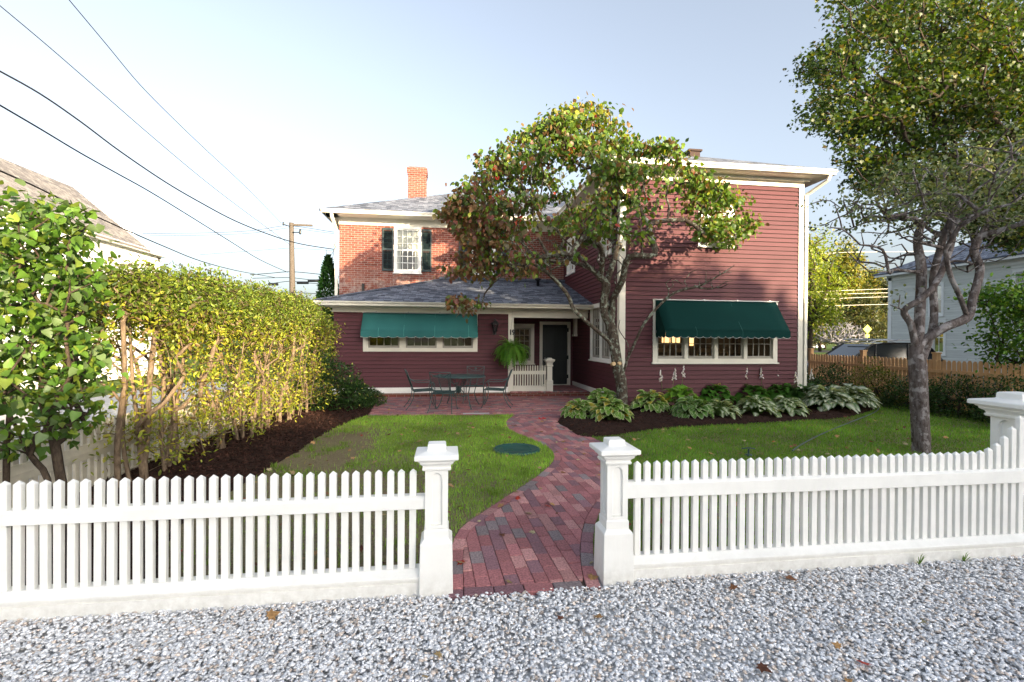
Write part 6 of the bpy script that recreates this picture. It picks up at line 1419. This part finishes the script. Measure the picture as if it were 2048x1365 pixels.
hosta(HB(1425, 812), .46, .50, ge, (.06, .17, .022), 'dark green hosta under the single flower stalk and the dried orange leaf', 74, .2, .04, [(-.1, .1, 1.08)])
hosta(HB(1440, 838), .36, .34, (.62, .64, .5), ge, 'small white centred hosta at the lawn edge below the dark green hosta', 54, .16, centre_white=True)
hosta(HB(1500, 812), .46, .50, ge, (.06, .17, .022), 'dark green hosta under three white flower stalks near the awning middle', 74, .2, 0, [(.12, .1, 1.08), (-.1, 0, .98), (.3, -.05, .98)])
hosta(HB(1512, 834), .44, .38, (.6, .63, .5), ge, 'white centred hosta at the lawn edge in the middle of the bed', 66, .18, centre_white=True)
hosta(HB(1562, 812), .46, .48, ge, (.065, .18, .025), 'dark green hosta under a thin brownish flower stalk', 74, .2, 0, [(.0, .1, 1.02)])
hosta(HB(1575, 832), .40, .34, (.6, .63, .5), ge, 'white centred hosta at the lawn edge right of the middle one', 60, .18, centre_white=True)
hosta(HB(1610, 816), .44, .48, ge, (.05, .13, .025), 'dark green hosta under the flower stalk near the right downspout', 70, .2, 0, [(-.15, .1, .9), (.25, .1, .98)])
hosta(HB(1655, 824), .55, .52, (.66, .68, .58), (.07, .15, .045), 'large white streaked hosta right of the downspout', 96, .22, centre_white=True)
hosta(HB(1702, 820), .55, .50, (.66, .68, .58), (.07, .15, .045), 'large white streaked hosta at the right end of the bed', 96, .22, centre_white=True)

# ---------------------------------------------------------------- background trees
def bgtree(x, y, h, w_, label, cols, n, leaf, conif=False, name='background_tree', trunk=.25, group='trees beyond the road', zb=.15):
    e = empty(name, (x, y, 0), 0, label, 'tree', group); t = Tree(); t.limb([(x, y, -.1), (x, y, h * .3), (x + w_ * .05, y, h * .6), (x, y, h * .96)], n=3)
    nt_ = 110
    if conif: k = rng.uniform(0, 1, nt_); a = rng.uniform(0, 6.28, nt_); rr = w_ * (1 - k) ** .8 * rng.uniform(.5, 1, nt_) + .2; A = np.stack([x + np.cos(a) * rr, y + np.sin(a) * rr, h * zb + k * h * (1 - zb)], 1)
    else: A = ell_pts(nt_, (x, y, h * .6), (w_, w_, h * .4), .4)
    ends = t.grow(A, jit=.1, lift=-.05 if conif else .1, seg=h / 12, origin=(x, y, h * .3)); link('trunk', t.mesh('trunk', trunk, .02), M['bark_dark'], e)
    E_ = np.array([t.P[q] for q in ends]); P, D, Nn = crown_leaves(E_, n // nt_, np.array([w_ * .17, w_ * .17, h * (.018 if conif else .045)]), .1, .5); m = len(P)
    link('crown', leafmesh('crown', P, D, Nn, rng.uniform(leaf * .7, leaf * 1.3, m), pal(m, cols, jit=.35), LONG if conif else OVAL), M['leaf'], e)
yg = [(.20, .22, .03), (.26, .26, .04), (.12, .16, .03), (.30, .24, .05)]; pg = [(.06, .08, .03), (.10, .11, .04), (.04, .055, .02), (.14, .13, .05)]
def bt(u, tt): p = PT(u, 680, tt); return p.x, p.y
for u, tt, h, w_, lb, cols, n, lf2, cf_ in ((1618, 34, 9.6, 2.2, 'yellow green maple beside the right edge of the house', [(.2, .26, .02), (.26, .3, .03), (.14, .2, .02)], 6500, .16, False), (1590, 48, 12.5, 4, 'tall light green tree half behind the house corner', yg, 5000, .25, False), (1690, 84, 19, 4.4, 'tall golden pine in the middle of the gap', yg, 9000, .5, True), (1745, 92, 15, 4.5, 'golden pine next to the grey house', pg + yg, 8000, .5, True), (1650, 96, 16, 5, 'dark pine behind the yellow green maple', pg, 8000, .5, True),
                                       (1790, 80, 12, 4.5, 'pine partly hidden by the grey house', pg, 6000, .45, True), (1720, 78, 9, 5, 'low dark spruce behind the crossing sign', pg, 7000, .4, True), (1640, 74, 8, 4.5, 'low dark spruce behind the bare grey tree', pg, 7000, .4, True)):
    x, y = bt(u, tt); bgtree(x, y, h, w_, lb, cols, n, lf2, cf_)
for u, tt, h, w_, lb in ((622, 60, 6.6, 2.5, 'golden tree low between the pole and the arborvitae'), (560, 80, 6, 5, 'far green tree hidden behind the hedge, left of the pole'), (430, 85, 5.5, 6, 'far green tree behind the middle of the hedge'), (330, 60, 5, 5, 'far tree behind the near end of the hedge')):
    x, y = bt(u, tt); bgtree(x, y, h, w_, lb, yg, 3500, .3, group='trees beyond the hedge')
x, y = bt(1680, 60); t = Tree(); t.limb([(x, y, -.1), (x, y, 1.2), (x + .1, y, 2)], n=2); A = ell_pts(420, (x, y, 2.6), (3.4, 2.5, 1.5), .3); t.grow(A, jit=.15, lift=.35, seg=.5)
e = empty('bare_tree', (x, y, 0), 0, 'low spreading bare grey tree with a tangle of twigs across the road', 'tree'); link('trunk', t.mesh('trunk', .3, .018, .4), mat('grey_twigs', (.2, .19, .21), .9), e)

# ---------------------------------------------------------------- unseen trees added behind the camera, sized to cast the yard shade
def shade(x, y, h, w_, lb, n=5200, rz=None):
    e = empty('added_shade_tree', (x, y, 0), 0, lb, 'tree'); t = Tree(); t.limb([(x, y, -.1), (x, y, h * .3), (x, y, h * .8)], n=2); rz = rz or h * .42
    A = ell_pts(90, (x, y, h - rz), (w_, w_ * .7, rz), .2); ends = t.grow(A, seg=.8); link('trunk', t.mesh('trunk', .3, .02), M['bark_dark'], e)
    P = ell_pts(n, (x, y, h - rz), (w_, w_ * .7, rz), .15); link('crown', leafmesh('crown', P, unit(n), unit(n), rng.uniform(.3, .6, n), pal(n, [(.06, .11, .02), (.09, .14, .02)]), OVAL), M['leaf'], e)
for a in SHADE: shade(*a)

# ---------------------------------------------------------------- weeds at the fence foot and fallen leaves
for u, v, lb in ((1806, 1112, 'grass weed tuft at the foot of the right fence, left of the other tuft'), (1896, 1108, 'grass weed tuft at the foot of the right fence, nearer the big post')):
    p = PG(u, v); p.y = FY - .1; mb = MB()
    for k in range(9):
        a = R(rnd.uniform(-75, 75)); L2 = rnd.uniform(.07, .14); dx, dz = math.sin(a), math.cos(a); w_ = .004; q0 = Vector((p.x, p.y, -.01)); q1 = q0 + Vector((dx * L2 * .5, -.02, dz * L2 * .6)); q2 = q0 + Vector((dx * L2, -.04, dz * L2 * .8))
        mb.poly([q0 + Vector((-w_, 0, 0)), q0 + Vector((w_, 0, 0)), q1 + Vector((w_, 0, 0)), q1 - Vector((w_, 0, 0))], c=(.12, .22, .05)); mb.poly([q1 - Vector((w_, 0, 0)), q1 + Vector((w_, 0, 0)), q2], c=(.14, .24, .05))
    o = mb.build('weed_tuft', M['grass']); tag(o, lb, 'weed')
n_ = 900; X = rng.uniform(-2.5, 9, n_); Y = rng.uniform(2.0, 13.2, n_) ; grav = Y < 3.1
PP = np.stack([X, Y], 1); ok = grav | pip(PP, lawn_l) | pip(PP, lawn_r) | (pip(PP, [(p.x, p.y) for p in LE] + [(p.x, p.y) for p in reversed(RE)]) & (rng.uniform(0, 1, n_) < .8)) | (pip(PP, patio) & (rng.uniform(0, 1, n_) < .5)); near = (Y < 3.1) & (rng.uniform(0, 1, n_) < .45); PP = PP[ok & ~near]; m = len(PP)
P = np.column_stack([PP, np.where(PP[:, 1] < 3.1, .014, np.where(pip(PP, lawn_l) | pip(PP, lawn_r), .04, .006))]); D = unit(m) * np.array([1, 1, .15]); Nn = unit(m) * .5 + np.array([0, 0, 1])
rp = PG(1085, 838); P = np.vstack([P, np.column_stack([rp.x + rng.normal(0, .05, 9), rp.y + rng.normal(0, .05, 9), np.full(9, .008)])]); m += 9; D = np.vstack([D, D[:9]]); Nn = np.vstack([Nn, Nn[:9]])
V1 = leafmesh('fallen_leaves', P, D, Nn, rng.uniform(.04, .085, m), np.vstack([pal(m - 9, [(.42, .24, .10), (.22, .10, .05), (.35, .25, .12), (.12, .05, .03), (.42, .36, .2), (.40, .05, .03)], [.3, .22, .2, .12, .12, .04]), np.tile([[.6, .03, .03]], (9, 1))]), MAPLE)
o = link('fallen_leaves', V1, M['vdead']); tag(o, 'dry curled autumn leaves scattered over gravel, lawns and bricks', 'fallen leaves', kind='stuff')
